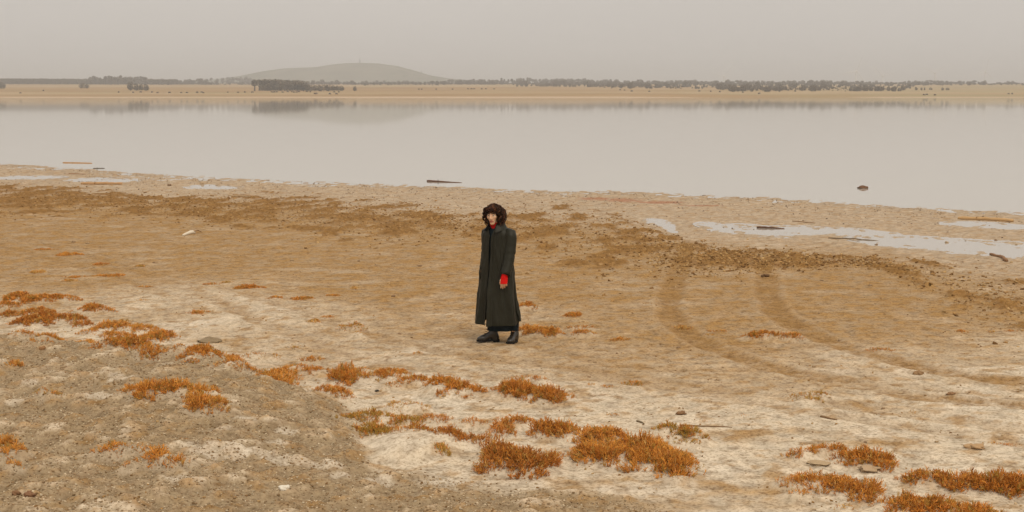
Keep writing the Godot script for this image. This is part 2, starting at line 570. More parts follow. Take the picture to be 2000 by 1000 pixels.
func build_far() -> void:
	var ds := [900, 920, 930, 936, 942, 950, 960, 970, 980, 990, 1000, 1015, 1030, 1050, 1075, 1100, 1130, 1160, 1200, 1250, 1300, 1370, 1450, 1550, 1650, 1780, 1920, 2100, 2350, 2700, 3200, 3900, 5000, 7000, 9500]
	var v := PackedVector3Array()
	var c := PackedColorArray()
	var idx := PackedInt32Array()
	var n := 240
	for d in ds:
		for i in n + 1:
			var x: float = (i / float(n) - 0.5) * (1500.0 + d * 1.1)
			v.append(Vector3(x, far_height(x, d), -d))
			var s := noise_a.get_noise_2d(x * 0.02, d * 0.09) + 0.6 * noise_b.get_noise_2d(x * 0.01, d * 0.11)
			var col := Color(0.335, 0.215, 0.095).lerp(Color(0.275, 0.165, 0.068), clampf(0.5 + s, 0, 1))
			col = col.lerp(Color(0.385, 0.285, 0.16), smoothstep(-0.15, 0.3, noise_a.get_noise_2d(x * 0.004 + 90.0, d * 0.03)) * 0.8)
			col = col.lerp(Color(0.30, 0.25, 0.125), smoothstep(-0.2, 0.25, noise_a.get_noise_2d(x * 0.006, d * 0.04 + 55.0)) * smoothstep(100.0, 350.0, x) * 0.6)
			col = col.lerp(Color(0.30, 0.25, 0.11), smoothstep(0.25, 0.6, s) * 0.5)
			if d < 948: col = Color(0.46, 0.34, 0.22)
			c.append(col)
	for j in ds.size() - 1:
		for i in n:
			var o := j * (n + 1) + i
			idx.append_array([o, o + n + 1, o + n + 2, o, o + n + 2, o + 1])
	var o := part("far_shore", array_mesh(v, idx, c), vmat(0.95, 0.2), self)
	tag(o, "low shore of dry yellow grass across the lake", "terrain", "", "structure")
	# the lake
	v = PackedVector3Array()
	idx = PackedInt32Array()
	for j in 21:
		for i in 21:
			v.append(Vector3((i - 10) * 160.0, LAKE, -(26.0 + j * 46.0)))
	for j in 20:
		for i in 20:
			var q := j * 21 + i
			idx.append_array([q, q + 21, q + 22, q, q + 22, q + 1])
	var lake := part("lake", array_mesh(v, idx), water_material(lin(0.42, 0.385, 0.33), 0.035), self)
	tag(lake, "still grey lake mirroring the overcast sky", "lake", "", "structure")
	# the hill: a ridge line read off the photo, falling away in front and behind
	var prof := [[380, 160], [440, 154], [480, 148], [520, 139], [560, 133.5], [620, 131], [650, 126], [680, 123.2], [710, 122.8], [740, 124], [775, 128.5], [810, 138], [840, 147], [880, 153.5], [940, 158], [1010, 163]]
	var hd := 3400.0
	v = PackedVector3Array()
	c = PackedColorArray()
	idx = PackedInt32Array()
	var nu := 140
	var nz := 40
	for j in nz + 1:
		var f := j / float(nz)
		for i in nu + 1:
			var u := lerpf(380, 1010, i / float(nu))
			var k := 1
			while k < prof.size() - 1 and prof[k][0] < u: k += 1
			var pv := lerpf(prof[k - 1][1], prof[k][1], clampf((u - prof[k - 1][0]) / (prof[k][0] - prof[k - 1][0]), 0, 1))
			var p := at_distance(u, pv, hd)
			var z := lerpf(-500.0, 700.0, f)
			var fall := clampf(1.0 - absf(z) / (500.0 if z < 0 else 700.0), 0, 1)
			fall = fall * fall * (3.0 - 2.0 * fall)
			var bumps := 5.0 * noise_a.get_noise_2d(p.x * 0.012, z * 0.012)
			v.append(Vector3(p.x, lerpf(20.0, p.y + bumps * (1.0 - fall), fall), -hd - z))
			var s := noise_b.get_noise_2d(p.x * 0.012, z * 0.012)
			var g := Color(0.155, 0.148, 0.11).lerp(Color(0.215, 0.20, 0.15), clampf(0.5 + s, 0, 1))
			if u < 560: g = g.lerp(Color(0.10, 0.11, 0.06), smoothstep(-0.1, 0.25, noise_b.get_noise_2d(p.x * 0.03, z * 0.03)) * 0.7)
			if u > 780: g = g.lerp(Color(0.10, 0.11, 0.06), smoothstep(0.0, 0.3, noise_b.get_noise_2d(p.x * 0.03, z * 0.02)) * 0.8)
			c.append(g)
	for j in nz:
		for i in nu:
			var q := j * (nu + 1) + i
			idx.append_array([q, q + nu + 1, q + nu + 2, q, q + nu + 2, q + 1])
	var hill := part("hill", array_mesh(v, idx, c), vmat(0.95, 0.2), self)
	tag(hill, "broad hazy grass hill rising behind the tree line", "hill", "", "structure")

func crown_mesh(sd: int, n: int, lobes: Array, leaf: float) -> ArrayMesh:
	# many small leaf sprays spread through a few uneven lobes: [centre, radii]
	var r := RandomNumberGenerator.new()
	r.seed = sd
	var v := PackedVector3Array()
	var c := PackedColorArray()
	for i in n:
		var l: Array = lobes[i % lobes.size()]
		var dir := Vector3(r.randfn(), r.randfn(), r.randfn()).normalized()
		var p: Vector3 = l[0] + dir * l[1] * pow(r.randf(), 0.4)
		var b := Basis.from_euler(Vector3(r.randf() * TAU, r.randf() * TAU, r.randf() * TAU)) * (leaf * r.randf_range(0.6, 1.3))
		var q := [b * Vector3(-1, -0.5, 0), b * Vector3(0.1, 0.9, 0.25), b * Vector3(1, -0.1, -0.2), b * Vector3(-0.2, -0.9, 0.2)]
		for k in [0, 1, 2, 0, 2, 3]: v.append(p + q[k])
		var s := r.randf_range(0.7, 1.3)
		for k in 6: c.append(Color(0.155 * s, 0.112 * s, 0.066 * s))
	return array_mesh(v, PackedInt32Array(), c, false)

var tree_kinds := []
func make_tree_kinds() -> void:
	var shapes := [
		# spreading gum with a flat, broken crown
		[[Vector3(0, 6.2, 0), Vector3(2.6, 1.5, 2.6)], [Vector3(-2.3, 5.4, 0.4), Vector3(1.7, 1.2, 1.7)], [Vector3(2.4, 5.6, -0.3), Vector3(1.9, 1.2, 1.7)], [Vector3(0.6, 5.0, 1.6), Vector3(1.5, 1.1, 1.5)]],
		# tall narrow gum
		[[Vector3(0, 6.6, 0), Vector3(1.5, 1.4, 1.5)], [Vector3(-0.9, 5.0, 0.3), Vector3(1.3, 1.2, 1.3)], [Vector3(1.0, 4.4, -0.2), Vector3(1.4, 1.3, 1.3)]],
		# dense round tree down to the ground
		[[Vector3(0, 4.6, 0), Vector3(3.0, 3.3, 3.0)], [Vector3(-1.6, 2.6, 0.3), Vector3(2.2, 2.3, 2.2)], [Vector3(1.7, 2.8, 0), Vector3(2.1, 2.4, 2.2)]],
		# low bush
		[[Vector3(0, 4.2, 0), Vector3(4.6, 3.6, 4.2)], [Vector3(-3.6, 3.0, 0), Vector3(3.0, 2.8, 3.0)], [Vector3(3.8, 3.2, 0.4), Vector3(3.2, 3.0, 3.0)]],
		# wide evergreen
		[[Vector3(0, 5.2, 0), Vector3(3.6, 2.6, 3.4)], [Vector3(-2.8, 4.0, 0), Vector3(2.4, 2.4, 2.4)], [Vector3(2.9, 4.3, 0), Vector3(2.5, 2.4, 2.4)], [Vector3(0, 2.6, 1.5), Vector3(3.0, 2.0, 2.0)]]]
	for k in shapes.size():
		var crown := crown_mesh(100 + k, [420, 320, 620, 620, 640][k], shapes[k], 0.52)
		var v := PackedVector3Array()
		var idx := PackedInt32Array()
		var hgt: float = [5.6, 6.0, 3.2, 2.4, 4.0][k]
		tube_into(v, idx, [Vector3(0, -0.4, 0), Vector3(0.1, hgt * 0.4, 0), Vector3(-0.1, hgt * 0.75, 0.1), Vector3(0, hgt, 0)], [0.42, 0.3, 0.22, 0.1], 6)
		for s in [-1.0, 1.0]:
			tube_into(v, idx, [Vector3(0.05, hgt * 0.45, 0), Vector3(s * 0.9, hgt * 0.75, 0.2 * s), Vector3(s * 1.8, hgt * 0.95, 0.1)], [0.2, 0.13, 0.06], 5)
		tree_kinds.append([array_mesh(v, idx), crown])

var bark: StandardMaterial3D
var leaves: StandardMaterial3D
var tree_nodes := {}
func tree(kind: int, u: float, v_top: float, dist: float, wide: float, called: String, label: String, group: String, category := "tree") -> void:
	var p := at_distance(u, v_top, dist)
	var base := far_height(p.x, dist)
	var h := maxf(p.y - base, 1.2)
	var key := "%s%d" % [called, kind]
	var o: Node3D
	if tree_nodes.has(key):
		o = tree_nodes[key].duplicate()
		o.name = numbered(called)
		add_child(o)
	else:
		o = top_node(called)
		part("trunk", tree_kinds[kind][0], bark, o)
		part("crown", tree_kinds[kind][1], leaves, o)
		tree_nodes[key] = o
	o.position = Vector3(p.x, base, -dist)
	var s := h / 7.8
	o.scale = Vector3(s * wide, s, s * wide)
	o.rotation.y = rng.randf() * TAU
	tag(o, label, category, group)

func build_trees() -> void:
	bark = mat(lin(0.10, 0.075, 0.055), 0.95)
	leaves = vmat(0.9, 0.2)
	make_tree_kinds()
	rng.seed = 77
	# the dark grove on the far shore and the scrub beside it
	var g := "trees of the dark grove on the far shore"
	for t in [[497, 156, 1], [506, 155.5, 0], [517, 154.5, 0], [528, 154, 4], [538, 154.5, 0], [549, 155, 4], [560, 156, 0], [571, 156, 4], [581, 156.5, 0], [592, 157.5, 4], [512, 166, 3], [522, 163, 2], [533, 160, 2], [545, 161, 2], [556, 160, 4], [567, 161, 2], [578, 162, 2], [589, 163, 2], [598, 163, 2]]:
		tree(t[2], t[0], t[1], rng.randf_range(1130, 1175), 1.5 if t[2] != 3 else 1.1, "grove_tree", "dark spreading tree in the dense grove across the lake", g)
	for t in [[606, 165], [615, 166], [624, 165.5], [632, 164.5], [641, 165], [650, 166], [658, 166.5], [666, 167]]:
		tree(3 if rng.randf() < 0.5 else 2, t[0], t[1], rng.randf_range(1120, 1150), 1.1, "low_tree", "low dark tree in the row beside the dense grove", "low trees beside the grove")
	tree(2, 693, 168, 1130, 0.85, "round_bush", "single round dark bush standing apart from the grove", "", "bush")
	tree(2, 254, 159.5, 1160, 1.0, "clump_tree", "tallest rounded tree of the small clump on the dry grass", "")
	tree(2, 266, 163, 1150, 0.95, "clump_tree", "lower tree in the middle of the small clump on the dry grass", "")
	tree(2, 275, 163.5, 1165, 0.8, "clump_tree", "pale gappy tree in the small clump on the dry grass", "")
	tree(2, 285, 164, 1150, 1.1, "clump_tree", "end tree of the small clump on the dry grass", "")
	tree(3, 164, 161.5, 1300, 1.0, "lone_bush", "lone wide bush on the bare dry grass slope", "", "bush")
	tree(3, 3, 160, 1280, 1.0, "lone_bush", "grey bush in front of the flat plantation line", "", "bush")
	# scattered scrub, in front of the far line
	for u in [1010, 1019, 1028, 1038, 1049, 1056, 1065, 1075, 1084, 1093, 1104, 1113, 1121, 1131, 1142, 1149, 1160, 1166, 1176, 1188, 1203, 1219, 1236, 1252, 1270, 1288, 1305, 1322, 1340, 1358, 1375, 1392]:
		tree([2, 3, 3][rng.randi() % 3], u, rng.randf_range(162, 164.5) + (u - 1000) * 0.0045, rng.randf_range(1480, 1600), rng.randf_range(0.8, 1.2), "scrub_tree", "small rounded scrub tree along the top of the yellow field", "scrub along the far field", "bush")
	for u in [1790, 1800, 1806, 1818, 1841, 1851]:
		tree(3 if u != 1806 else 2, u, 170.5, rng.randf_range(1180, 1230), 0.75, "field_bush", "small scattered bush on the pale green slope below the ridge trees", "bushes on the pale slope", "bush")
	# the long line of trees on the skyline: [u0, u1, top v at u0, at u1, distance, spacing, kinds]
	var group := "trees of the long far line"
	for s in [[176, 200, 149, 151, 1900, 7, [1, 0]], [206, 242, 148, 148.5, 1900, 6, [0, 1]], [246, 282, 149, 150, 1950, 6, [0, 1]], [284, 330, 152, 155, 1850, 8, [2, 1, 0]], [330, 405, 156, 153, 2000, 8, [2, 0, 4]], [405, 490, 152, 150, 2600, 9, [0, 2, 1]], [602, 700, 160, 162, 1900, 8, [2, 4]], [705, 870, 161, 158, 1750, 7, [2, 4, 0, 2]], [870, 1000, 155, 153, 2100, 7, [0, 2, 1, 4]], [1010, 1062, 152.5, 152, 2300, 6, [0, 1, 2]], [1066, 1150, 154, 153, 2300, 6, [0, 4, 2]], [1150, 1400, 155.5, 157, 2200, 9, [0, 2, 4, 1]], [1400, 1530, 157, 158, 2000, 8, [4, 2, 0]], [1530, 1640, 156, 156.5, 2100, 8, [0, 4, 2]], [1640, 1760, 158, 161, 1900, 8, [4, 2, 0]], [1760, 1850, 158, 156, 2000, 7, [0, 4, 2]], [1850, 1925, 158, 157, 2000, 7, [2, 0, 4]], [1938, 2010, 161, 163, 2000, 9, [2, 4]]]:
		var u: float = s[0]
		while u < s[1]:
			var f: float = (u - s[0]) / (s[1] - s[0])
			var kinds: Array = s[6]
			var where := "tall hazy gum tree standing above the flat plantation"
			if s[0] >= 284: where = "hazy tree in the thin line between the plantation and the hill"
			if s[0] >= 600: where = "hazy tree in the dark row along the foot of the hill"
			if s[0] >= 870: where = "hazy tree in the skyline row between the hill and the field scrub"
			if s[0] >= 1000: where = "hazy skyline tree behind the scattered field scrub"
			if s[0] >= 1400: where = "hazy skyline tree behind the brown thicket"
			if s[0] >= 1640: where = "hazy ridge tree in the row below the wind turbines"
			tree(kinds[rng.randi() % kinds.size()], u, lerpf(s[2], s[3], f) + rng.randf_range(-1.2, 2.2), s[4] * rng.randf_range(0.97, 1.05), rng.randf_range(0.8, 1.3), "skyline_tree", where, where.replace("hazy tree", "hazy trees"))
			u += s[5] * rng.randf_range(0.7, 1.35)
	# masses too dense to tell apart: the plantation and the undergrowth of the line
	for w in [[-60, 345, 152.8, 154.5, 2000, "plantation", "flat-topped hazy plantation along the far skyline", 260], [330, 1000, 159.5, 158.5, 2250, "woodland", "low hazy woodland band below the broad hill", 420], [1000, 2060, 157.5, 161, 2050, "undergrowth", "low hazy scrub band under the skyline trees", 700], [1150, 1790, 162, 165.5, 1560, "scrubland", "patchy grey scrub in front of the skyline trees", 260], [1400, 1765, 166.5, 170, 1290, "thicket", "dense brown thicket on the slope above the far beach", 190]]:
		var mm := MultiMesh.new()
		mm.transform_format = MultiMesh.TRANSFORM_3D
		mm.mesh = tree_kinds[2][1]
		mm.instance_count = w[7]
		for i in int(w[7]):
			var f := (i + rng.randf()) / float(w[7])
			var flat: bool = w[5] == "plantation"
			var dist: float = w[4] * (rng.randf_range(0.95, 1.06) if flat else rng.randf_range(0.84, 1.12))
			var p := at_distance(lerpf(w[0], w[1], f), lerpf(w[2], w[3], f) + (rng.randf_range(-0.4, 1.2) if flat else rng.randf_range(-2.4, 1.6)), dist)
			var b := far_height(p.x, dist)
			var s := maxf(p.y - b, 1.5) / 7.8
			# thick and thin stretches
			if not flat: s *= clampf(0.85 + 1.3 * noise_a.get_noise_2d(p.x * 0.16, dist * 0.05), 0.25, 1.15) * rng.randf_range(0.6, 1.1)
			mm.set_instance_transform(i, Transform3D(Basis(Vector3.UP, rng.randf() * TAU).scaled(Vector3(s * 1.25, s, s * 1.25)), Vector3(p.x, b, -dist)))
		var mi := MultiMeshInstance3D.new()
		mi.name = numbered(w[5])
		mi.multimesh = mm
		mi.material_override = leaves
		add_child(mi)
		tag(mi, w[6], "trees", "", "stuff")

func build_masts_and_turbines() -> void:
	var steel := mat(lin(0.22, 0.21, 0.20), 0.6)
	for t in [[703, 112.5, 123, "tall thin radio mast on the crown of the hill"], [823, 137, 143.5, "short radio tower on the right-hand shoulder of the hill"]]:
		var p := at_distance(t[0], t[2], 3400)
		var h: float = (t[2] - t[1]) / F * 3400 + 8.0
		p.y -= 8.0
		var o := top_node("radio_mast", p)
		tag(o, t[3] if t[0] < 800 else "short radio tower standing on the falling shoulder of the hill", "mast")
		for s in [[-1, -1], [1, -1], [0, 1]]:
			part("leg", tube([Vector3(s[0] * 2.6, 0, s[1] * 2.6), Vector3(s[0] * 1.0, h * 0.7, s[1] * 1.0)], [0.6, 0.5], 5), steel, o)
		part("antenna", tube([Vector3(0, h * 0.62, 0), Vector3(0, h, 0)], [0.9, 0.4], 6), steel, o)
		for k in 5:
			var y := h * 0.12 * (k + 1)
			var r := lerpf(2.6, 1.0, y / (h * 0.7))
			part("brace", tube([Vector3(-r, y, -r), Vector3(r, y + h * 0.05, -r), Vector3(0, y, r), Vector3(-r, y, -r)], [0.35, 0.35, 0.35, 0.35], 4), steel, o)
	var white := mat(lin(0.80, 0.79, 0.76), 0.5)
	var labels := ["white wind turbine standing alone above the far tree line", "faint wind turbine behind the low end of the tree line", "faint wind turbine just past the densest ridge trees", "faint wind turbine nearest the far end of the ridge", "faint wind turbine above the yellow field's scrub"]
	var spots := [[1672, 140, 3000, 0.35], [1724, 149, 3400, 1.3], [1826, 143, 3300, 0.9], [1924, 141, 3300, 0.2], [1414, 149, 3400, 0.7]]
	for i in spots.size():
		var s: Array = spots[i]
		var hub := at_distance(s[0], s[1], s[2])
		var base_y := far_height(hub.x, s[2])
		var o := top_node("wind_turbine", Vector3(hub.x, base_y, -s[2]))
		tag(o, labels[i], "wind turbine", "wind turbines beyond the far trees")
		var h := hub.y - base_y
		part("tower", tube([Vector3(0, -2, 0), Vector3(0, h * 0.5, 0), Vector3(0, h, 0)], [1.5, 1.25, 1.0], 10), white, o)
		part("nacelle", tube([Vector3(0, h + 0.6, -6), Vector3(0, h + 0.8, -3), Vector3(0, h + 0.8, 3.0), Vector3(0, h + 0.7, 4.4)], [1.6, 2.3, 2.2, 1.4], 10), white, o)
		part("hub", tube([Vector3(0, h + 0.7, 4.3), Vector3(0, h + 0.7, 5.6), Vector3(0, h + 0.7, 6.6)], [1.6, 1.4, 0.4], 10), white, o)
		for k in 3:
			var a: float = s[3] + TAU * k / 3.0
			var dir := Vector3(sin(a), cos(a), 0)
			var c := Vector3(0, h + 0.7, 5.4)
			part("blade", tube([c, c + dir * 4.0, c + dir * 12.0, c + dir * 27.0, c + dir * 36.0], [0.6, 0.7, 1.0, 0.6, 0.15], 6), white, o)

func cow_mesh() -> Array:
	var bones := [
		[Vector3(0, 1.02, -0.62), Vector3(0, 1.0, 0.55), 0.33, 0.36], [Vector3(0, 0.95, -0.2), Vector3(0, 0.9, 0.2), 0.38, 0.37], [Vector3(0, 1.12, 0.6), Vector3(0, 0.72, 1.05), 0.22, 0.14],
		[Vector3(0, 0.68, 1.08), Vector3(0, 0.36, 1.28), 0.14, 0.085]]
	for s in [-1.0, 1.0]:
		bones += [[Vector3(s * 0.2, 0.85, 0.55), Vector3(s * 0.2, 0.42, 0.56), 0.13, 0.075], [Vector3(s * 0.2, 0.42, 0.56), Vector3(s * 0.2, 0.04, 0.55), 0.06, 0.06],
			[Vector3(s * 0.2, 0.9, -0.6), Vector3(s * 0.21, 0.55, -0.52), 0.17, 0.09], [Vector3(s * 0.21, 0.55, -0.52), Vector3(s * 0.21, 0.40, -0.68), 0.08, 0.065], [Vector3(s * 0.21, 0.40, -0.68), Vector3(s * 0.21, 0.04, -0.62), 0.055, 0.06],
			[Vector3(s * 0.1, 0.74, 1.06), Vector3(s * 0.26, 0.76, 1.02), 0.045, 0.03]]
	var n := nets(Vector3(-0.5, -0.1, -1.1), Vector3(0.5, 1.6, 1.5), 0.07, func(p): return bones_field(p, bones, 0.12))
	return [array_mesh(n[0], n[1]), tube([Vector3(0, 1.25, -0.92), Vector3(0, 1.1, -1.02), Vector3(0, 0.6, -1.03), Vector3(0, 0.45, -1.03)], [0.035, 0.03, 0.03, 0.06], 5)]

func build_cattle() -> void:
	rng.seed = 5
	var m := cow_mesh()
	var hides := [mat(lin(0.02, 0.016, 0.013), 0.8), mat(lin(0.05, 0.028, 0.016), 0.8)]
	var first := {}
	for p in [[40, 183], [85, 178.5], [232, 181.5], [260, 182], [275, 181.5], [297, 181.5], [308, 182.5], [331, 182.5], [354, 182.5], [365, 182.5], [385, 182], [394, 181.5], [397, 182.5], [445, 181.5], [465, 182], [478, 181.5], [493, 182], [531, 181.5], [536, 181.3], [541, 181], [552, 181.8], [562, 180.5], [570, 180.5], [574, 181.5], [580, 181.6], [584, 180.7], [593, 179], [599, 180.3], [606, 181], [615, 184.5], [618, 184.3], [626, 179], [644, 185], [653, 181.3], [657, 185], [662, 181], [818, 175.6], [824, 175.5], [852, 175.6], [884, 175.5], [914, 175], [921, 175.2], [926, 175], [941, 175], [949, 174.8], [965, 175], [1211, 177], [1220, 177.4], [1234, 179.6], [1268, 180], [1366, 179.6], [1388, 179.8], [1406, 180.6], [1451, 181.6], [1483, 184.4], [1804, 187], [1810, 187], [1826, 187.2], [1970, 184.6], [1977, 184.7]]:
		# the grass slope met by the sight line
		var r := ray(p[0], p[1])
		r /= -r.z
		var d := 940.0
		while d < 1400.0 and EYE + r.y * d > far_height(r.x * d, d): d += 2.0
		var k := rng.randi() % 2
		var o: Node3D
		if first.has(k):
			o = first[k].duplicate()
			o.name = numbered("cow")
			add_child(o)
		else:
			o = top_node("cow")
			part("body", m[0], hides[k], o)
			part("tail", m[1], hides[k], o)
			first[k] = o
		o.position = Vector3(r.x * d, far_height(r.x * d, d) - 0.03, -d)
		o.rotation.y = rng.randf_range(0.6, 2.5) * (1 if rng.randf() < 0.5 else -1)
		o.scale = Vector3.ONE * rng.randf_range(0.75, 0.95)
		var where := "small dark cow grazing below the small clump of trees"
		if p[0] > 480: where = "small dark cow grazing in the herd below the dark grove"
		if p[0] > 700: where = "small dark cow grazing on the field at the foot of the hill"
		if p[0] > 1100: where = "small dark cow grazing below the scattered field scrub"
		if p[0] > 1700: where = "small dark cow near the far beach below the ridge trees"
		tag(o, where, "cow", where.replace("cow", "cows"))

# ---------------------------------------------------------------- glasswort
var stems := []
func make_stems() -> void:
	var r := RandomNumberGenerator.new()
	r.seed = 3
	var tones := [Color(0.53, 0.215, 0.034), Color(0.60, 0.27, 0.050), Color(0.40, 0.15, 0.028), Color(0.37, 0.225, 0.045), Color(0.60, 0.37, 0.12), Color(0.54, 0.235, 0.060)]
	for k in 18:
		var v := PackedVector3Array()
		var lean := Vector3(r.randf_range(-0.2, 0.2), 0, r.randf_range(-0.2, 0.2))
		var mid := Vector3(0, 0.5, 0) + lean * 0.35
		var tip := Vector3(0, 1, 0) + lean
		prism(v, Vector3(0, -0.08, 0), mid, 0.036, 0.034)
		prism(v, mid, tip, 0.034, 0.020)
		for b in r.randi_range(4, 7):
			var f := r.randf_range(0.15, 0.85)
			var p := Vector3.ZERO.lerp(mid, f * 2.0) if f < 0.5 else mid.lerp(tip, f * 2.0 - 1.0)
			var a := r.randf() * TAU
			var q := p + Vector3(cos(a) * 0.16, 0.10, sin(a) * 0.16) * r.randf_range(0.7, 1.2)
			prism(v, p, q, 0.024, 0.026)
			prism(v, q, q + Vector3(cos(a) * 0.05, r.randf_range(0.12, 0.26), sin(a) * 0.05), 0.027, 0.014)
		var c := PackedColorArray()
		c.resize(v.size())
		var t: Color = tones[k % tones.size()]
		var s := r.randf_range(0.8, 1.2)
		c.fill(Color(t.r * s, t.g * s, t.b * s))
		stems.append([v, c, k % tones.size()])

func prism(v: PackedVector3Array, a: Vector3, b: Vector3, ra: float, rb: float) -> void:
	var t := (b - a).normalized()
	var s := t.cross(Vector3(0.3, 0.2, 1)).normalized()
	var w := s.cross(t)
	for k in 3:
		var a0 := TAU * k / 3.0
		var a1 := TAU * (k + 1) / 3.0
		var d0 := s * cos(a0) + w * sin(a0)
		var d1 := s * cos(a1) + w * sin(a1)
		v.append_array([a + d0 * ra, b + d0 * rb, a + d1 * ra, a + d1 * ra, b + d0 * rb, b + d1 * rb])

# boxes in photo pixels [left, top, right, bottom] of each tuft; density and tone of the clump; label
const BIG := [
	["low rusty glasswort mat in a long line on the pale sand", 1.0, 0, [[0, 570, 42, 590], [30, 577, 92, 592], [80, 577, 142, 590]]],
	["short rusty glasswort strip just below the long line of mat", 1.0, 0, [[-20, 590, 40, 602]]],
	["ragged brown glasswort patch with several lobes and a sparse tail", 0.9, 2, [[-10, 608, 40, 622], [35, 602, 95, 618], [25, 612, 95, 637], [88, 615, 160, 632], [130, 628, 175, 642]]],
	["lens-shaped rusty glasswort clump alone on bare sand", 1.0, 0, [[145, 597, 215, 611]]],
	["twin-humped glasswort clump at the top edge of the gravel bank", 0.9, 1, [[20, 648, 62, 665], [60, 648, 120, 667]]],
	["sprawling glasswort mat arching round a patch of bare sand by the bank", 0.9, 1, [[150, 645, 190, 657], [178, 629, 240, 650], [225, 637, 305, 652], [180, 648, 252, 666], [270, 645, 334, 670]]],
	["rusty glasswort strip running along the crest of the gravel bank", 1.1, 0, [[175, 664, 240, 682], [225, 666, 292, 690], [262, 678, 312, 700]]],
	["rusty glasswort clump with a sandy hollow beneath it", 1.0, 0, [[328, 680, 362, 693], [345, 675, 425, 700]]],
	["trailing glasswort strip where the gravel bank meets the sand", 1.0, 1, [[410, 703, 455, 718], [445, 706, 500, 725], [480, 712, 548, 735]]],
	["thin pale glasswort patch behind the trailing strip", 0.6, 4, [[462, 688, 545, 702]]],
	["large orange glasswort cushion on the gravel bank with bare hollows", 1.1, 1, [[225, 760, 290, 778], [250, 752, 312, 790], [310, 748, 362, 783], [345, 755, 415, 788], [355, 776, 436, 811]]],
	["small olive glasswort tuft alone on the gravel bank", 0.9, 3, [[58, 764, 90, 776], [78, 768, 115, 784]]],
	["leaning orange glasswort clump cut by the bank's bare edge", 1.0, 1, [[-20, 862, 24, 892], [-10, 872, 40, 906], [4, 904, 34, 925]]],
	["scattered glasswort trail over the lower gravel bank", 0.75, 1, [[172, 876, 232, 896], [215, 869, 290, 890], [268, 880, 322, 910], [310, 890, 366, 923], [238, 906, 260, 922]]],
	["wedge of rusty glasswort on the nose of the gravel bank", 1.1, 0, [[608, 751, 650, 770], [630, 757, 672, 778], [655, 766, 690, 784]]],
	["long glasswort ridge, sparse at one end and thick at the other", 0.9, 0, [[565, 711, 602, 725], [590, 716, 637, 733], [640, 713, 698, 752], [690, 722, 722, 732], [713, 722, 802, 745]]],
	["arching rusty glasswort clump over a pale sand hummock", 1.0, 0, [[778, 737, 842, 757], [745, 752, 778, 764], [835, 740, 885, 766], [855, 748, 930, 781]]],
	["dense rounded rusty glasswort mound on clean pale sand", 1.25, 0, [[962, 754, 1020, 780], [985, 748, 1050, 788], [1030, 756, 1106, 790]]],
	["low thin glasswort strip right behind the rounded mound", 0.8, 5, [[995, 738, 1035, 751], [1030, 741, 1075, 752]]],
	["crescent glasswort tuft hugging a small pale hummock", 0.8, 4, [[742, 798, 782, 811], [768, 792, 815, 808], [805, 797, 842, 811]]],
	["dark olive and rust glasswort mat behind the eroded sand hummock", 1.15, 3, [[655, 812, 730, 832], [700, 810, 775, 834], [760, 818, 820, 842], [688, 838, 752, 868]]],
	["low orange glasswort ribbon between the olive mat and the big clumps", 0.9, 5, [[815, 813, 888, 833], [885, 826, 955, 845], [955, 828, 1002, 860]]],
	["tangled brown glasswort slope running down beside the eroded hummock", 1.0, 2, [[752, 838, 858, 858], [840, 845, 902, 872], [880, 853, 960, 878], [940, 865, 1005, 910], [932, 882, 1030, 928], [990, 880, 1085, 935]]],
	["thick rusty glasswort clump sloping to a thin toe", 1.1, 0, [[970, 822, 1050, 840], [1038, 823, 1090, 862], [1070, 830, 1130, 866]]],
	["widest glasswort mound of the shore, shaggy with sandy gaps", 1.0, 1, [[1102, 838, 1232, 872], [1065, 890, 1150, 912], [1130, 862, 1230, 915], [1210, 850, 1305, 905], [1240, 866, 1365, 932], [1150, 850, 1215, 880]]],
	["glasswort clump around a bare sandy eye", 0.95, 3, [[1265, 838, 1320, 855], [1298, 832, 1372, 860], [1320, 860, 1368, 877], [1358, 850, 1387, 870]]],
	["tiny glasswort tuft at the foot of the widest mound", 0.8, 1, [[1310, 930, 1352, 945]]],
	["flat wispy glasswort tuft above a round bristly tuft", 0.8, 3, [[1540, 768, 1632, 780], [1560, 774, 1610, 790]]],
	["two-lobed glasswort ridge above the broken clay slabs", 1.1, 0, [[1548, 872, 1610, 897], [1600, 868, 1662, 893], [1640, 876, 1702, 912], [1690, 880, 1765, 922]]],
	["tall shaggy orange glasswort clump below the clay slabs", 1.0, 1, [[1512, 935, 1580, 957], [1570, 923, 1662, 965], [1640, 928, 1735, 977], [1535, 957, 1590, 977]]],
	["thick brown glasswort bank running out of the sand", 1.1, 0, [[1768, 917, 1862, 950], [1855, 918, 1940, 965], [1930, 922, 2010, 975], [1995, 925, 2070, 980]]],
	["foremost rusty glasswort clump below the thick brown bank", 1.1, 0, [[1712, 967, 1800, 1004], [1780, 964, 1870, 1010], [1860, 978, 1960, 1020]]],
	["pale straw-coloured glasswort tuft on clean sand", 0.7, 4, [[1635, 985, 1672, 1006]]],
	["broad flat glasswort patch beside the person's coat hem", 0.9, 1, [[1012, 635, 1060, 656], [1045, 640, 1095, 659]]],
	["small glasswort tuft close behind the person's coat", 1.0, 0, [[1010, 596, 1050, 610]]],
	["split low glasswort patch between the person and the tyre tracks", 0.9, 0, [[1105, 638, 1165, 648], [1118, 645, 1160, 659]]],
	["long flat glasswort strip between the two curving tyre tracks", 1.0, 0, [[1452, 650, 1505, 664], [1490, 652, 1535, 665], [1535, 653, 1575, 666]]],
	["three-piece faded glasswort patch between the diagonal tracks and the person's boots", 0.8, 4, [[652, 634, 700, 647], [690, 636, 718, 648], [688, 652, 710, 660]]],
]
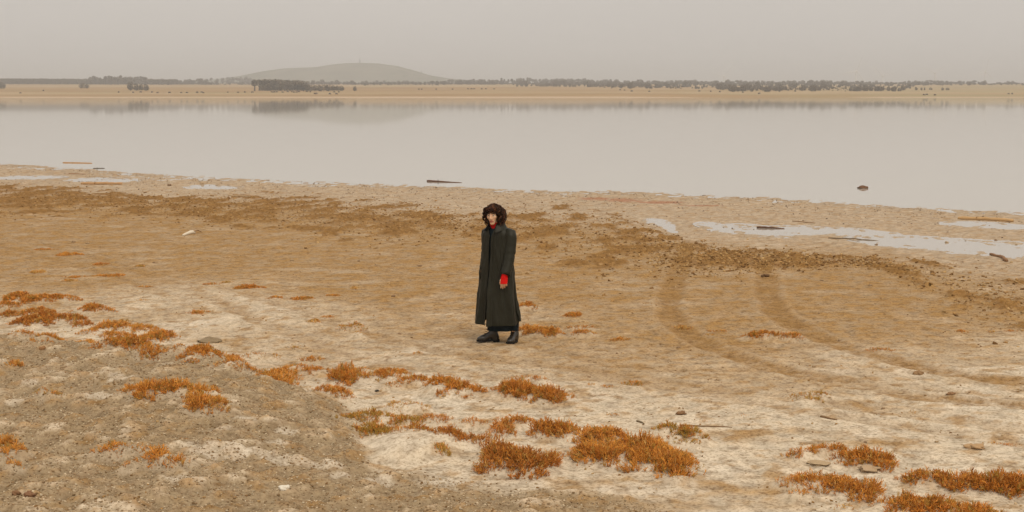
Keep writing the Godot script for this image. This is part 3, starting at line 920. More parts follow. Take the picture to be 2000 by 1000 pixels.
# small tufts too alike to tell apart
const SMALL := [[65, 483, 100, 488], [108, 490, 150, 499], [58, 522, 82, 532], [175, 512, 205, 519], [257, 515, 280, 521], [122, 536, 160, 543], [185, 533, 235, 541], [110, 543, 142, 550], [400, 552, 430, 560], [430, 550, 455, 556], [455, 556, 505, 567], [265, 556, 295, 562], [262, 585, 288, 590], [358, 605, 400, 615], [225, 620, 256, 628], [565, 578, 605, 588], [630, 573, 670, 580], [678, 556, 697, 565], [578, 692, 630, 704], [550, 672, 588, 681], [340, 843, 370, 860], [0, 706, 35, 725], [1145, 745, 1167, 756], [1172, 745, 1195, 758], [1212, 738, 1262, 750], [1105, 608, 1138, 622], [1195, 654, 1237, 666], [1312, 630, 1360, 641], [1385, 640, 1425, 648], [1378, 650, 1400, 656], [1700, 678, 1750, 688], [1870, 644, 1895, 652], [1925, 643, 1950, 650], [1965, 645, 1990, 651], [1185, 808, 1212, 815], [1355, 817, 1395, 825], [1440, 808, 1462, 814], [1930, 864, 1965, 873], [1960, 862, 2000, 873], [1780, 800, 1797, 808], [520, 578, 548, 586], [628, 615, 652, 622], [600, 622, 622, 632], [805, 684, 820, 694], [845, 875, 875, 900], [1015, 770, 1035, 778], [655, 790, 680, 797], [1555, 865, 1585, 873], [960, 815, 990, 826]]

var glasswort_mat: StandardMaterial3D
func tuft_shape(b: Array) -> Array:
	# [ground centre, half width, half depth, height] of a tuft from its box in the photo
	var p := px_base((b[0] + b[2]) * 0.5, b[3])
	var d := -p.z
	var s := F / d
	var tall := minf(0.112, (b[3] - b[1]) * 0.52 / s)
	var back := px_base((b[0] + b[2]) * 0.5, b[1] + tall * s)
	var deep := clampf((-back.z - d) * 0.5, 0.05, 0.8)
	var c := px_base((b[0] + b[2]) * 0.5, b[3])
	return [Vector2(c.x, d + deep), (b[2] - b[0]) * 0.5 / s, deep, tall]

func hummock(b: Array, high: float) -> void:
	var t := tuft_shape(b)
	var rx: float = t[1] * 1.35 + 0.06
	var rd: float = t[2] * 1.35 + 0.06
	stamp(t[0].x, t[0].y, rx, rd, func(i, _x, _d, o):
		H[i] += high * smoothstep(1.0, 0.2, o)
		mixc(i, PALE, smoothstep(1.0, 0.6, o) * 0.35))

func glasswort(boxes: Array, dense: float, tone: int, label: String, group: String) -> void:
	var at := Vector3.ZERO
	var tufts := []
	for b in boxes:
		var t := tuft_shape(b)
		tufts.append(t)
		at += Vector3(t[0].x, 0, -t[0].y)
	at /= boxes.size()
	at.y = ground(at.x, -at.z)
	var o := top_node("glasswort_clump" if boxes.size() > 1 else "glasswort_tuft", at)
	tag(o, label, "plant", group)
	for t in tufts:
		var n := clampi(int(t[1] * t[2] * PI * 5200.0 * dense), 34, 3000)
		var far: float = clampf(t[0].y / 17.0, 0.85, 1.5)
		var v := PackedVector3Array()
		var c := PackedColorArray()
		for i in n:
			var a := rng.randf() * TAU
			var q := sqrt(rng.randf()) * 1.35
			var x: float = t[0].x + cos(a) * q * t[1] * (1.0 + 0.18 * sin(a * 3.0 + t[1] * 40.0))
			var d: float = t[0].y + sin(a) * q * t[2]
			# bare gaps, larger in thin clumps
			var lump := noise_c.get_noise_2d(x * 0.85, d * 0.85)
			if noise_c.get_noise_2d(x * 1.6 + 31.0, d * 1.6) < -0.44 * dense: continue
			if rng.randf() > smoothstep(1.38, 0.70, q + lump * 1.15): continue
			q = minf(q, 1.15)
			var s: Array = stems[rng.randi() % stems.size()]
			if s[2] != tone and rng.randf() < 0.45: s = stems[tone + 6 * (rng.randi() % 3)]
			var h: float = t[3] * rng.randf_range(0.5, 1.2) * (1.0 - 0.42 * q * q) * (1.0 - lump * 0.7)
			var tilt := Vector3(cos(a), 0, -sin(a)) * (0.5 * q) + Vector3(rng.randf_range(-0.35, 0.35), 0, rng.randf_range(-0.35, 0.35))
			var up := (Vector3.UP + tilt).normalized()
			var side := up.cross(Vector3(sin(a * 7.0), 0.1, cos(a * 7.0))).normalized()
			var wide: float = clampf(0.13 / h, 1.0, 1.9) * far
			var xf := Transform3D(Basis(side * h * wide, up * h, side.cross(up) * h * wide), Vector3(x, ground(x, d) - 0.004, -d) - at)
			v.append_array(xf * s[0])
			c.append_array(s[1])
		if v.size():
			part("tuft", array_mesh(v, PackedInt32Array(), c, false), glasswort_mat, o)

# ---------------------------------------------------------------- driftwood, stones
func log_between(called: String, label: String, a: Array, b: Array, r0: float, r1: float, c: Color, bend := 0.03, lift := 0.5, floating := false, group := "") -> Node3D:
	var p := on_level(a[0], a[1], LAKE) if floating else on_ground(a[0], a[1])
	var q := on_level(b[0], b[1], LAKE) if floating else on_ground(b[0], b[1])
	var mid := (p + q) * 0.5
	var o := top_node(called, mid)
	tag(o, label, "driftwood", group)
	var path := PackedVector3Array()
	var radii := PackedFloat32Array()
	var side := (q - p).cross(Vector3.UP).normalized()
	for i in 13:
		var t := i / 12.0
		var w := p.lerp(q, t) + side * bend * sin(t * 5.3 + r0 * 90.0) * p.distance_to(q)
		w.y = LAKE if floating else maxf(ground(w.x, -w.z), w.y - 0.03)
		var r := lerpf(r0, r1, t) * (1.0 + 0.18 * noise_b.get_noise_1d(t * 9.0 + a[0]))
		if i == 0 or i == 12: r *= 0.8
		path.append(w - mid + Vector3.UP * r * lift)
		radii.append(r)
	var m := mat(c, 0.9)
	m.heightmap_enabled = true
	part("trunk", tube(path, radii, 9, 0.35), m, o)
	m.heightmap_enabled = false
	if r0 > 0.028:
		var k := path[4]
		part("branch_stub", tube([k, k + Vector3(0.02, r0 * 0.9, 0.02) + side * r0, k + Vector3(0.03, r0 * 1.5, 0.02) + side * r0 * 1.3], [r0 * 0.4, r0 * 0.3, r0 * 0.16], 6, 0.3), m, o)
	return o

func stone_mesh(sd: int, rough: float, detail := 9) -> ArrayMesh:
	var v := PackedVector3Array()
	var idx := PackedInt32Array()
	var n := detail * 2
	for j in detail + 1:
		var th := PI * j / detail
		for i in n:
			var p := Vector3(sin(th) * cos(TAU * i / n), cos(th), sin(th) * sin(TAU * i / n))
			var k := 1.0 + rough * noise_b.get_noise_3d(p.x * 1.1 + sd * 7.0, p.y * 1.1, p.z * 1.1) + rough * 0.5 * noise_b.get_noise_3d(p.x * 3.0 + sd, p.y * 3.0, p.z * 3.0)
			v.append(p * k)
	for j in detail:
		for i in n:
			var a := j * n + i
			var b := j * n + (i + 1) % n
			idx.append_array([a, b, a + n, b, b + n, a + n])
	return array_mesh(v, idx)

func stone(called: String, label: String, box: Array, c: Color, flat: float, sd: int, level := false, category := "stone", group := "") -> void:
	var p := on_level((box[0] + box[2]) * 0.5, box[3] - 1.0, LAKE) if level else on_ground((box[0] + box[2]) * 0.5, box[3] - 1.0)
	var w: float = (box[2] - box[0]) * 0.5 / F * -p.z
	var m := mat(c, 0.9)
	var f := FastNoiseLite.new()
	f.seed = sd
	f.frequency = 0.06
	m.albedo_texture = grey_texture(f, 128, 0.6, 1.4)
	m.uv1_triplanar = true
	m.uv1_scale = Vector3.ONE * 1.3
	var o := part(called, stone_mesh(sd, 0.7), m, self)
	o.position = p + Vector3(0, w * flat * 0.45, -w * 0.6)
	o.scale = Vector3(w, w * flat, w * 0.75)
	o.rotation.y = sd * 1.7
	o.rotation.y = fposmod(sd * 0.37, 0.6) - 0.3
	tag(o, label, category, group)

func build_litter() -> void:
	var straw := lin(0.42, 0.24, 0.10)
	log_between("driftwood_log", "thin tan pole floating off the far end of the mud band", [123, 318], [180, 319], 0.035, 0.028, straw, 0.0, 0.3, true)
	log_between("driftwood_stick", "short dark stick in the shallows by the floating pole", [182, 329.5], [204, 328.8], 0.03, 0.02, lin(0.13, 0.11, 0.09), 0.04, 0.3, true)
	log_between("driftwood_stick", "thin brown stick on the wet edge above the puddles", [135, 339.5], [168, 340.5], 0.02, 0.016, lin(0.26, 0.14, 0.07), 0.03, 0.6)
	log_between("driftwood_log", "stout peeled log lying between the puddles and the mud band", [158, 360.5], [239, 360.5], 0.055, 0.06, lin(0.40, 0.235, 0.11), 0.01, 0.6)
	log_between("driftwood_branch", "dark floating branch with a thick butt and a thin tip", [834, 354.5], [902, 357], 0.055, 0.012, lin(0.12, 0.06, 0.035), 0.015, 0.3, true)
	log_between("driftwood_log", "long straight tan log at the water's edge", [1871, 428.5], [1979, 433.5], 0.05, 0.06, lin(0.46, 0.29, 0.135), 0.0, 0.6)
	log_between("driftwood_stick", "slanting broken brown stick on bare sand below the wide puddle", [1937, 498.5], [1972, 511.5], 0.03, 0.035, lin(0.24, 0.13, 0.065), 0.03, 0.7)
	log_between("driftwood_stick", "long thin grey stick lying across the puddle edge", [1618, 465.5], [1718, 472], 0.016, 0.011, lin(0.20, 0.15, 0.10), 0.005, 0.9)
	log_between("driftwood_stick", "dark stick half sunk in the narrow puddle", [1478, 446], [1532, 448], 0.028, 0.02, lin(0.12, 0.065, 0.04), 0.01, 0.9)
	log_between("driftwood_stick", "thin pale twig on the silt beyond the narrow puddle", [1548, 432.5], [1592, 437], 0.018, 0.014, lin(0.33, 0.22, 0.13), 0.01, 0.7)
	log_between("driftwood_stick", "pale stick with a dark end beyond the mud band", [447, 383], [489, 384.5], 0.022, 0.03, lin(0.40, 0.28, 0.16), 0.01, 0.6)
	log_between("driftwood_stick", "thin dark twig on clean sand behind the clump with a sandy eye", [1338, 833], [1430, 837.5], 0.009, 0.005, lin(0.20, 0.12, 0.06), 0.015, 0.8)
	log_between("driftwood_stick", "short dark twig lying on the pale sand past the round bristly tuft", [1603, 815], [1635, 821], 0.012, 0.006, lin(0.20, 0.12, 0.06), 0.02, 0.8)
	log_between("driftwood_stick", "little bent twig in front of the rounded glasswort mound", [1245, 824], [1258, 830], 0.010, 0.006, lin(0.16, 0.12, 0.07), 0.05, 0.8)
	var w := log_between("driftwood_branch", "bleached white driftwood piece with a thin curved tail", [357, 461], [378, 456], 0.028, 0.05, lin(0.62, 0.54, 0.42), 0.02, 0.7)
	var a := on_ground(377, 457) - w.position
	var b := on_ground(394, 453.5) - w.position
	part("tail_branch", tube([a + Vector3(0, 0.05, 0), a.lerp(b, 0.5) + Vector3(0, 0.07, 0), b + Vector3(0, 0.01, 0)], [0.025, 0.018, 0.008], 6, 0.3), mat(lin(0.34, 0.22, 0.12), 0.9), w)
	stone("stone", "dark wet boulder alone in the open shallows", [1677, 364, 1695, 369], lin(0.16, 0.085, 0.045), 0.36, 2, true)
	stone("stone", "flat grey stone on pale sand beyond the sprawling glasswort mat", [386, 659, 428, 671], lin(0.25, 0.185, 0.11), 0.28, 2)
	stone("stone", "smaller brown stone of the pair at the foot of the gravel bank", [22, 958, 38, 970], lin(0.22, 0.12, 0.06), 0.7, 3)
	stone("stone", "larger brown stone of the pair at the foot of the gravel bank", [44, 965, 66, 976], lin(0.22, 0.115, 0.06), 0.55, 4)
	stone("stone", "white stone on the brown gravel", [543, 946, 566, 959], lin(0.72, 0.66, 0.54), 0.5, 5)
	stone("stone", "flat dark stone on clean sand behind the sandy-eyed clump", [1319, 805, 1341, 813], lin(0.21, 0.115, 0.055), 0.35, 6)
	stone("stone", "flat pitted tan stone on the pale sand above the brown bank", [1889, 869, 1927, 882], lin(0.42, 0.27, 0.14), 0.3, 7)
	stone("stone", "brown lump on the outer tyre track", [1785, 726, 1806, 735], lin(0.26, 0.155, 0.075), 0.45, 8)
	stone("stone", "small brown lump on sand past the outer tyre track", [1851, 774, 1868, 779], lin(0.26, 0.145, 0.07), 0.35, 9)
	stone("stone", "dark lump at the near edge of the churned mud", [1488, 537, 1504, 543], lin(0.12, 0.065, 0.03), 0.4, 10)
	stone("stone", "tiny black lump behind the crescent tuft", [732, 761, 740, 767], lin(0.05, 0.04, 0.03), 0.7, 11)
	stone("stone", "reddish stone standing on the upper gravel bank", [76, 678, 88, 689], lin(0.30, 0.16, 0.07), 0.8, 12)
	stone("clay_slab", "thin broken clay slab under the two-lobed glasswort ridge", [1578, 902, 1628, 914], lin(0.40, 0.29, 0.17), 0.16, 13, false, "clay slab")
	stone("clay_slab", "tilted eroded clay slab at the toe of the two-lobed ridge", [1684, 908, 1730, 926], lin(0.42, 0.30, 0.18), 0.3, 14, false, "clay slab")
	var k := 20
	for p in [[143, 475], [170, 478], [300, 515], [395, 362], [330, 364], [1290, 720], [1205, 694], [1162, 710], [1325, 682], [1590, 720], [1412, 720], [1150, 740], [1402, 747], [780, 655], [832, 608], [768, 582], [605, 690], [700, 512], [735, 520], [820, 522], [570, 512], [1600, 615], [1605, 550], [1700, 560], [1640, 668], [1770, 667], [1725, 802], [1830, 866], [1690, 868], [1620, 785], [985, 768], [960, 803], [530, 922], [320, 838], [240, 840], [90, 880], [190, 925], [318, 926], [1250, 960], [1900, 955], [1985, 480], [1945, 472], [1850, 477], [1712, 480], [1596, 486]]:
		var s := 2.2 + 1.8 * absf(sin(k * 2.3))
		var where := "small brown pebble on the open sand around the person"
		if p[1] < 500: where = "small dark pebble on the wet silt beyond the mud band"
		elif p[0] < 560 and p[1] > 800: where = "small brown pebble on the gravel bank"
		elif p[0] > 1280: where = "small brown pebble among the curving tyre tracks"
		stone("pebble", where, [p[0] - s, p[1] - s * 0.8, p[0] + s, p[1]], lin(0.20, 0.12, 0.065).lerp(lin(0.36, 0.25, 0.14), absf(sin(k * 1.7))), 0.55, k % 6 + 20, false, "pebble", where.replace("pebble", "pebbles"))
		k += 1

func scatter(called: String, label: String, n: int, pick: Callable, sizes: Array, tones: Array, rough: float) -> void:
	var mm := MultiMesh.new()
	mm.transform_format = MultiMesh.TRANSFORM_3D
	mm.use_colors = true
	mm.mesh = stone_mesh(61, rough, 4)
	var put := []
	var tries := 0
	while put.size() < n and tries < n * 8:
		tries += 1
		var p: Vector2 = pick.call()
		if p.x < 1e8: put.append(p)
	mm.instance_count = put.size()
	for i in put.size():
		var p: Vector2 = put[i]
		var s: float = lerpf(sizes[0], sizes[1], pow(rng.randf(), 3.0))
		var b := Basis.from_euler(Vector3(rng.randf_range(-0.5, 0.5), rng.randf() * TAU, rng.randf_range(-0.5, 0.5))) * Basis.from_scale(Vector3(s * rng.randf_range(0.7, 1.4), s * rng.randf_range(0.45, 0.8), s))
		mm.set_instance_transform(i, Transform3D(b, Vector3(p.x, ground(p.x, p.y) + s * 0.15, -p.y)))
		var c: Color = tones[rng.randi() % tones.size()]
		var k := rng.randf_range(0.75, 1.25)
		mm.set_instance_color(i, Color(c.r * k, c.g * k, c.b * k))
	var mi := MultiMeshInstance3D.new()
	mi.name = numbered(called)
	mi.multimesh = mm
	mi.material_override = vmat(0.95, 0.2)
	add_child(mi)
	tag(mi, label, "gravel", "", "stuff")

func build_scatter() -> void:
	rng.seed = 91
	var tones := [Color(0.34, 0.25, 0.155), Color(0.27, 0.18, 0.10), Color(0.40, 0.31, 0.20), Color(0.20, 0.125, 0.06), Color(0.46, 0.37, 0.25)]
	scatter("gravel", "brown gravel and crumbs of earth covering the bank", 42000, func():
		var d := rng.randf_range(7.5, 15.5)
		var x := rng.randf_range(-0.45, 0.25) * d
		return Vector2(x, d) if bank_share(x, d) > 0.05 + rng.randf() * 0.3 else Vector2(1e9, 0), [0.0035, 0.012], tones, 0.7)
	var clods := [Color(0.25, 0.14, 0.05), Color(0.31, 0.18, 0.07), Color(0.18, 0.095, 0.035), Color(0.36, 0.23, 0.10)]
	scatter("mud_clods", "crumbled dark clods of the churned mud band", 16000, func():
		var k := rng.randi_range(1, mud.size() - 1)
		var t := rng.randf()
		if rng.randf() > mud[k][3]: return Vector2(1e9, 0)
		var d := lerpf(mud[k - 1][1], mud[k][1], t)
		var x := lerpf(mud[k - 1][0], mud[k][0], t)
		var o: float = rng.randfn() * 0.75 * lerpf(mud[k - 1][2], mud[k][2], t)
		return Vector2(x * (d + o) / d, d + o), [0.007, 0.036], clods, 0.9)
	scatter("shore_debris", "dark specks of weed and mud along the wet edge", 5000, func():
		var x := rng.randf_range(-26.0, 16.0)
		var d := interp(shore_x, shore_d, x) - absf(rng.randfn()) * 5.0 + 0.6
		return Vector2(x, d) if absf(x) < d * 0.42 and noise_b.get_noise_2d(x * 0.8, d * 0.8) > rng.randf_range(-0.3, 0.4) else Vector2(1e9, 0), [0.006, 0.026], [Color(0.20, 0.14, 0.085), Color(0.30, 0.22, 0.14), Color(0.14, 0.10, 0.07)], 0.9)
	scatter("crumbs", "loose crumbs of dry earth strewn over the pale sand", 7000, func():
		var d := 9.0 + 40.0 * pow(rng.randf(), 1.6)
		var x := rng.randf_range(-0.42, 0.42) * d
		return Vector2(x, d) if noise_b.get_noise_2d(x * 0.9, d * 0.5) > rng.randf_range(-0.2, 0.5) else Vector2(1e9, 0), [0.003, 0.014], clods + [Color(0.40, 0.29, 0.17)], 0.8)

# ---------------------------------------------------------------- the person
const COAT := [[0.20, 0.272, 0.222], [0.40, 0.255, 0.206], [0.60, 0.240, 0.190], [0.80, 0.226, 0.172], [1.00, 0.214, 0.155], [1.20, 0.205, 0.142], [1.32, 0.200, 0.130], [1.375, 0.186, 0.116], [1.41, 0.150, 0.102], [1.435, 0.112, 0.090], [1.455, 0.082, 0.080]]

func table(t: Array, y: float, k: int) -> float:
	for i in range(1, t.size()):
		if y < t[i][0] or i == t.size() - 1:
			return lerpf(t[i - 1][k], t[i][k], clampf((y - t[i - 1][0]) / (t[i][0] - t[i - 1][0]), 0, 1))
	return 0.0

func coat_point(a: float, y: float, flare: float, inset: float) -> Vector3:
	var down := smoothstep(1.25, 0.35, y)
	var s := sin(a)
	var c := cos(a)
	var rx := table(COAT, y, 1)
	var rz := table(COAT, y, 2)
	var r := 1.0 / pow(pow(absf(s) / rx, 2.3) + pow(absf(c) / rz, 2.3), 1.0 / 2.3)
	var fold := 0.024 * sin(5.0 * a + 0.7 + y * 0.6) + 0.015 * sin(9.0 * a + 2.1 - y * 1.3) + 0.006 * sin(15.0 * a + y * 2.0)
	var crease := 0.016 * noise_b.get_noise_3d(s * 2.2 + 5.0, y * 2.6, c * 2.2) + 0.006 * noise_b.get_noise_3d(s * 6.0, y * 7.0, c * 6.0)
	r += fold * down + crease * smoothstep(1.46, 1.3, y) + flare * smoothstep(0.85, 0.2, y) - inset
	return Vector3(s * r, y, c * r)

func shell(a0: Callable, a1: Callable, y0: Callable, y1: float, na: int, ny: int, flare: float, thick: float, f: Callable) -> ArrayMesh:
	# a panel with thickness: outside, inside and a rim
	var v := PackedVector3Array()
	var idx := PackedInt32Array()
	for side in 2:
		for j in ny + 1:
			for i in na + 1:
				var t := i / float(na)
				var q := j / float(ny)
				var lo: float = y0.call(t)
				var y := lerpf(lo, y1, q)
				v.append(f.call(lerpf(a0.call(y), a1.call(y), t), y, flare, thick * side))
	var n := (na + 1) * (ny + 1)
	for j in ny:
		for i in na:
			var o := j * (na + 1) + i
			idx.append_array([o, o + na + 1, o + 1, o + 1, o + na + 1, o + na + 2])
			o += n
			idx.append_array([o, o + 1, o + na + 1, o + 1, o + na + 2, o + na + 1])
	var rim := []
	for i in na: rim.append([i, i + 1])
	for j in ny: rim.append([j * (na + 1) + na, (j + 1) * (na + 1) + na])
	for i in range(na, 0, -1): rim.append([ny * (na + 1) + i, ny * (na + 1) + i - 1])
	for j in range(ny, 0, -1): rim.append([j * (na + 1), (j - 1) * (na + 1)])
	for e in rim:
		idx.append_array([e[0], e[1], e[0] + n, e[1], e[1] + n, e[0] + n])
	return array_mesh(v, idx)

func head_field(q: Vector3) -> float:
	var d := ell(q, Vector3(0, 0.028, -0.012), Vector3(0.074, 0.090, 0.094))
	d = smin(d, ell(q, Vector3(0, -0.035, 0.028), Vector3(0.056, 0.066, 0.060)), 0.03)
	d = smin(d, ell(q, Vector3(0, -0.098, 0.062), Vector3(0.026, 0.020, 0.022)), 0.03)
	d = smin(d, cap(q, Vector3(-0.045, -0.02, 0.062), Vector3(-0.05, -0.012, 0.035), 0.014, 0.016), 0.03)
	d = smin(d, cap(q, Vector3(0.045, -0.02, 0.062), Vector3(0.05, -0.012, 0.035), 0.014, 0.016), 0.03)
	d = smin(d, cap(q, Vector3(-0.036, 0.026, 0.080), Vector3(0.036, 0.026, 0.080), 0.009, 0.009), 0.02)
	for s in [-1.0, 1.0]:
		d = -smin(-d, q.distance_to(Vector3(s * 0.031, 0.004, 0.100)) - 0.017, 0.012)
		d = smin(d, ell(q, Vector3(s * 0.077, -0.004, -0.012), Vector3(0.010, 0.030, 0.019)), 0.008)
		d = smin(d, q.distance_to(Vector3(s * 0.012, -0.036, 0.097)) - 0.008, 0.008)
	d = smin(d, cap(q, Vector3(0, 0.018, 0.086), Vector3(0, -0.032, 0.108), 0.008, 0.0105), 0.012)
	d = smin(d, cap(q, Vector3(-0.02, -0.066, 0.080), Vector3(0.02, -0.066, 0.080), 0.0075, 0.0075), 0.008)
	d = smin(d, cap(q, Vector3(-0.016, -0.076, 0.080), Vector3(0.016, -0.076, 0.080), 0.0075, 0.0075), 0.006)
	return d

func merge_into(v: PackedVector3Array, idx: PackedInt32Array, c: PackedColorArray, n: Array, xf: Transform3D, tint: Callable) -> void:
	var first := v.size()
	for p in n[0]:
		v.append(xf * p)
		c.append(tint.call(p))
	for i in n[1]: idx.append(first + i)

func build_boot(parent: Node3D, at: Vector3, yaw: float, leather: Material, rubber: Material, lace: Material) -> void:
	var o := Node3D.new()
	o.name = "boot"
	parent.add_child(o, true)
	o.position = at
	o.rotation.y = yaw
	var n := nets(Vector3(-0.075, 0.008, -0.115), Vector3(0.075, 0.32, 0.215), 0.009, func(p):
		var d := cap(p, Vector3(0, 0.10, -0.022), Vector3(0, 0.28, -0.028), 0.047, 0.054)
		d = smin(d, ell(p, Vector3(0, 0.055, -0.040), Vector3(0.040, 0.055, 0.052)), 0.03)
		d = smin(d, cap(p, Vector3(0, 0.105, 0.0), Vector3(0, 0.058, 0.105), 0.042, 0.036), 0.03)
		d = smin(d, ell(p, Vector3(0.004, 0.048, 0.125), Vector3(0.046, 0.036, 0.066)), 0.03)
		d += 0.0025 * noise_b.get_noise_3d(p.x * 14.0, p.y * 22.0, p.z * 14.0)
		return maxf(d, 0.022 - p.y))
	part("upper", array_mesh(n[0], n[1]), leather, o)
	# sole and heel
	for s in [["sole", 0.012, 0.032, -0.098, 0.197], ["heel", -0.004, 0.014, -0.098, -0.02]]:
		var v := PackedVector3Array()
		var idx := PackedInt32Array()
		var m := 28
		for y in [s[1], s[2]]:
			for i in m:
				var a := TAU * i / m
				var z := lerpf(-0.098, 0.197, 0.5 - 0.5 * cos(a))
				z = minf(z, s[4])
				var f := clampf((z + 0.098) / 0.295, 0, 1)
				var w := 0.030 + 0.021 * smoothstep(0.35, 0.75, f)
				w *= sqrt(maxf(0.0, 1.0 - pow(absf(f * 2.0 - 1.0), 5.0)))
				v.append(Vector3(w * (1.0 if a < PI else -1.0) * (0.0 if i == 0 or i == m / 2 else 1.0), y, z))
		v.append(Vector3(0, s[1], 0.0 if s[0] == "sole" else -0.06))
		v.append(Vector3(0, s[2], 0.0 if s[0] == "sole" else -0.06))
		for i in m:
			var j := (i + 1) % m
			idx.append_array([i, m + i, j, j, m + i, m + j, 2 * m, i, j, 2 * m + 1, m + j, m + i])
		part(s[0], array_mesh(v, idx, PackedColorArray(), false), rubber, o)
	for k in 5:
		var f := k / 4.0
		var c := Vector3(0, lerpf(0.108, 0.205, f), lerpf(0.082, 0.030, f) + 0.012)
		part("lace", tube([c + Vector3(-0.026, -0.004, -0.016), c + Vector3(0, 0.006, 0.004), c + Vector3(0.026, 0.004, -0.016)], [0.0035, 0.0035, 0.0035], 5), lace, o)
	part("lace_bow", tube([Vector3(0, 0.205, 0.045), Vector3(0.02, 0.225, 0.065), Vector3(0.012, 0.235, 0.085), Vector3(-0.015, 0.222, 0.082), Vector3(0, 0.205, 0.045), Vector3(-0.022, 0.19, 0.07)], [0.003, 0.003, 0.003, 0.003, 0.003, 0.003], 5), lace, o)

func build_person() -> void:
	var p := on_ground(972, 668)
	var o := top_node("person", p + Vector3(0, 0.0, 0))
	o.rotation.y = deg_to_rad(-35)
	tag(o, "person in a long dark coat with curly brown hair and a bright red cuff", "person")
	var skin := vmat(0.55, 0.4)
	skin.subsurf_scatter_enabled = true
	skin.subsurf_scatter_strength = 0.15
	var cloth := mat(lin(0.0190, 0.0180, 0.0105), 0.52, 0.30)
	var wn := FastNoiseLite.new()
	wn.frequency = 0.05
	wn.fractal_octaves = 4
	cloth.albedo_texture = grey_texture(wn, 256, 0.7, 1.3)
	cloth.uv1_triplanar = true
	cloth.uv1_scale = Vector3.ONE * 2.5
	var lining := mat(lin(0.012, 0.013, 0.014), 0.9, 0.2)
	var red := mat(lin(0.60, 0.012, 0.010), 0.95, 0.2)
	var neck_red := mat(lin(0.42, 0.008, 0.008), 0.95, 0.2)
	var navy := mat(lin(0.008, 0.013, 0.016), 0.9, 0.2)

	# feet first, so that the legs end in them
	var inv := o.basis.inverse()
	var foot_r := inv * Vector3(-0.070, 0, 0.03)
	var foot_l := inv * Vector3(0.205, 0, 0.03)
	# --- body: one surface; the head and the left hand on finer grids of their own
	var hb := Basis(Vector3.UP, deg_to_rad(14)) * Basis(Vector3.RIGHT, deg_to_rad(5)) * Basis(Vector3.BACK, deg_to_rad(3))
	var hc := Vector3(-0.012, 1.585, 0.066)
	var wrist := Vector3(0.212, 0.850, 0.150)
	var elbow_l := Vector3(0.222, 1.105, 0.015)
	var elbow_r := Vector3(-0.190, 1.115, -0.040)
	var bones := [
		[Vector3(0, 1.32, 0), Vector3(0, 1.12, 0.0), 0.105, 0.095], [Vector3(-0.13, 1.355, 0), Vector3(0.13, 1.355, 0), 0.050, 0.050], [Vector3(0, 1.12, 0), Vector3(0, 0.92, -0.01), 0.098, 0.115],
		[Vector3(0, 1.33, 0.0), Vector3(0, 1.47, 0.03), 0.060, 0.050], [Vector3(0, 1.45, 0.03), hc + Vector3(0, -0.03, -0.02), 0.050, 0.054],
		[Vector3(0.155, 1.355, 0), elbow_l, 0.046, 0.037], [elbow_l, wrist, 0.038, 0.027],
		[Vector3(-0.155, 1.355, 0), elbow_r, 0.046, 0.037], [elbow_r, Vector3(-0.165, 0.90, 0.085), 0.038, 0.027], [Vector3(-0.165, 0.90, 0.085), Vector3(-0.145, 0.80, 0.110), 0.034, 0.028],
		[Vector3(-0.08, 0.90, 0), Vector3(-0.07, 0.50, 0.03).lerp(foot_r + Vector3(0, 0.5, 0), 0.5), 0.090, 0.055], [Vector3(-0.07, 0.50, 0.03).lerp(foot_r + Vector3(0, 0.5, 0), 0.5), foot_r + Vector3(0, 0.13, 0), 0.055, 0.036],
		[Vector3(0.08, 0.90, 0), Vector3(0.08, 0.50, 0.03).lerp(foot_l + Vector3(0, 0.5, 0), 0.5), 0.090, 0.055], [Vector3(0.08, 0.50, 0.03).lerp(foot_l + Vector3(0, 0.5, 0), 0.5), foot_l + Vector3(0, 0.13, 0), 0.055, 0.036]]
	var v := PackedVector3Array()
	var idx := PackedInt32Array()
	var c := PackedColorArray()
	var tone := Color(0.66, 0.42, 0.27)
	merge_into(v, idx, c, nets(Vector3(-0.34, 0.05, -0.2), Vector3(0.36, 1.56, 0.26), 0.02, func(q): return bones_field(q, bones, 0.04)), Transform3D(), func(_q): return tone)
	var head := nets(Vector3(-0.10, -0.135, -0.12), Vector3(0.10, 0.13, 0.135), 0.0055, head_field)
	merge_into(v, idx, c, head, Transform3D(hb, hc), func(q):
		var k := tone
		if q.z > 0.07 and absf(q.x) < 0.026 and q.y < -0.060 and q.y > -0.083: k = Color(0.40, 0.145, 0.105)   # lips
		if q.z > 0.06 and absf(absf(q.x) - 0.033) < 0.021 and absf(q.y - 0.026 + 0.1 * absf(absf(q.x) - 0.030)) < 0.005: k = Color(0.045, 0.022, 0.014)   # brows
		return k)
	# the hand: palm, four fingers and a thumb, hanging and slightly curled
	var w := Vector3(0.82, 0, -0.57)
	var n := Vector3(0.57, 0, 0.82)
	var dn := Vector3(-0.05, -1.0, 0.05).normalized()
	var hand := [[wrist - dn * 0.04, wrist + dn * 0.01, 0.027, 0.025]]
	for k in 4:
		var off: float = [-0.031, -0.011, 0.010, 0.029][k]
		var knuckle: Vector3 = wrist + w * off + dn * ([0.084, 0.088, 0.084, 0.076][k])
		hand.append([wrist + w * off * 0.6 + dn * 0.01, knuckle, 0.015, 0.0105])
		var at := knuckle
		var len: float = [0.9, 1.0, 0.94, 0.76][k]
		for j in 3:
			var bend: float = [0.18, 0.55, 0.85][j] + k * 0.07
			var to: Vector3 = at + (dn * cos(bend) - n * sin(bend)) * ([0.040, 0.025, 0.020][j] * len) + w * off * 0.05
			hand.append([at, to, [0.0095, 0.0085, 0.0078][j], [0.0085, 0.0078, 0.0068][j]])
			at = to
	var tb := wrist - w * 0.022 + dn * 0.022
	var t1 := tb - w * 0.022 + dn * 0.032 - n * 0.004
	var t2 := t1 - w * 0.004 + dn * 0.030 - n * 0.008
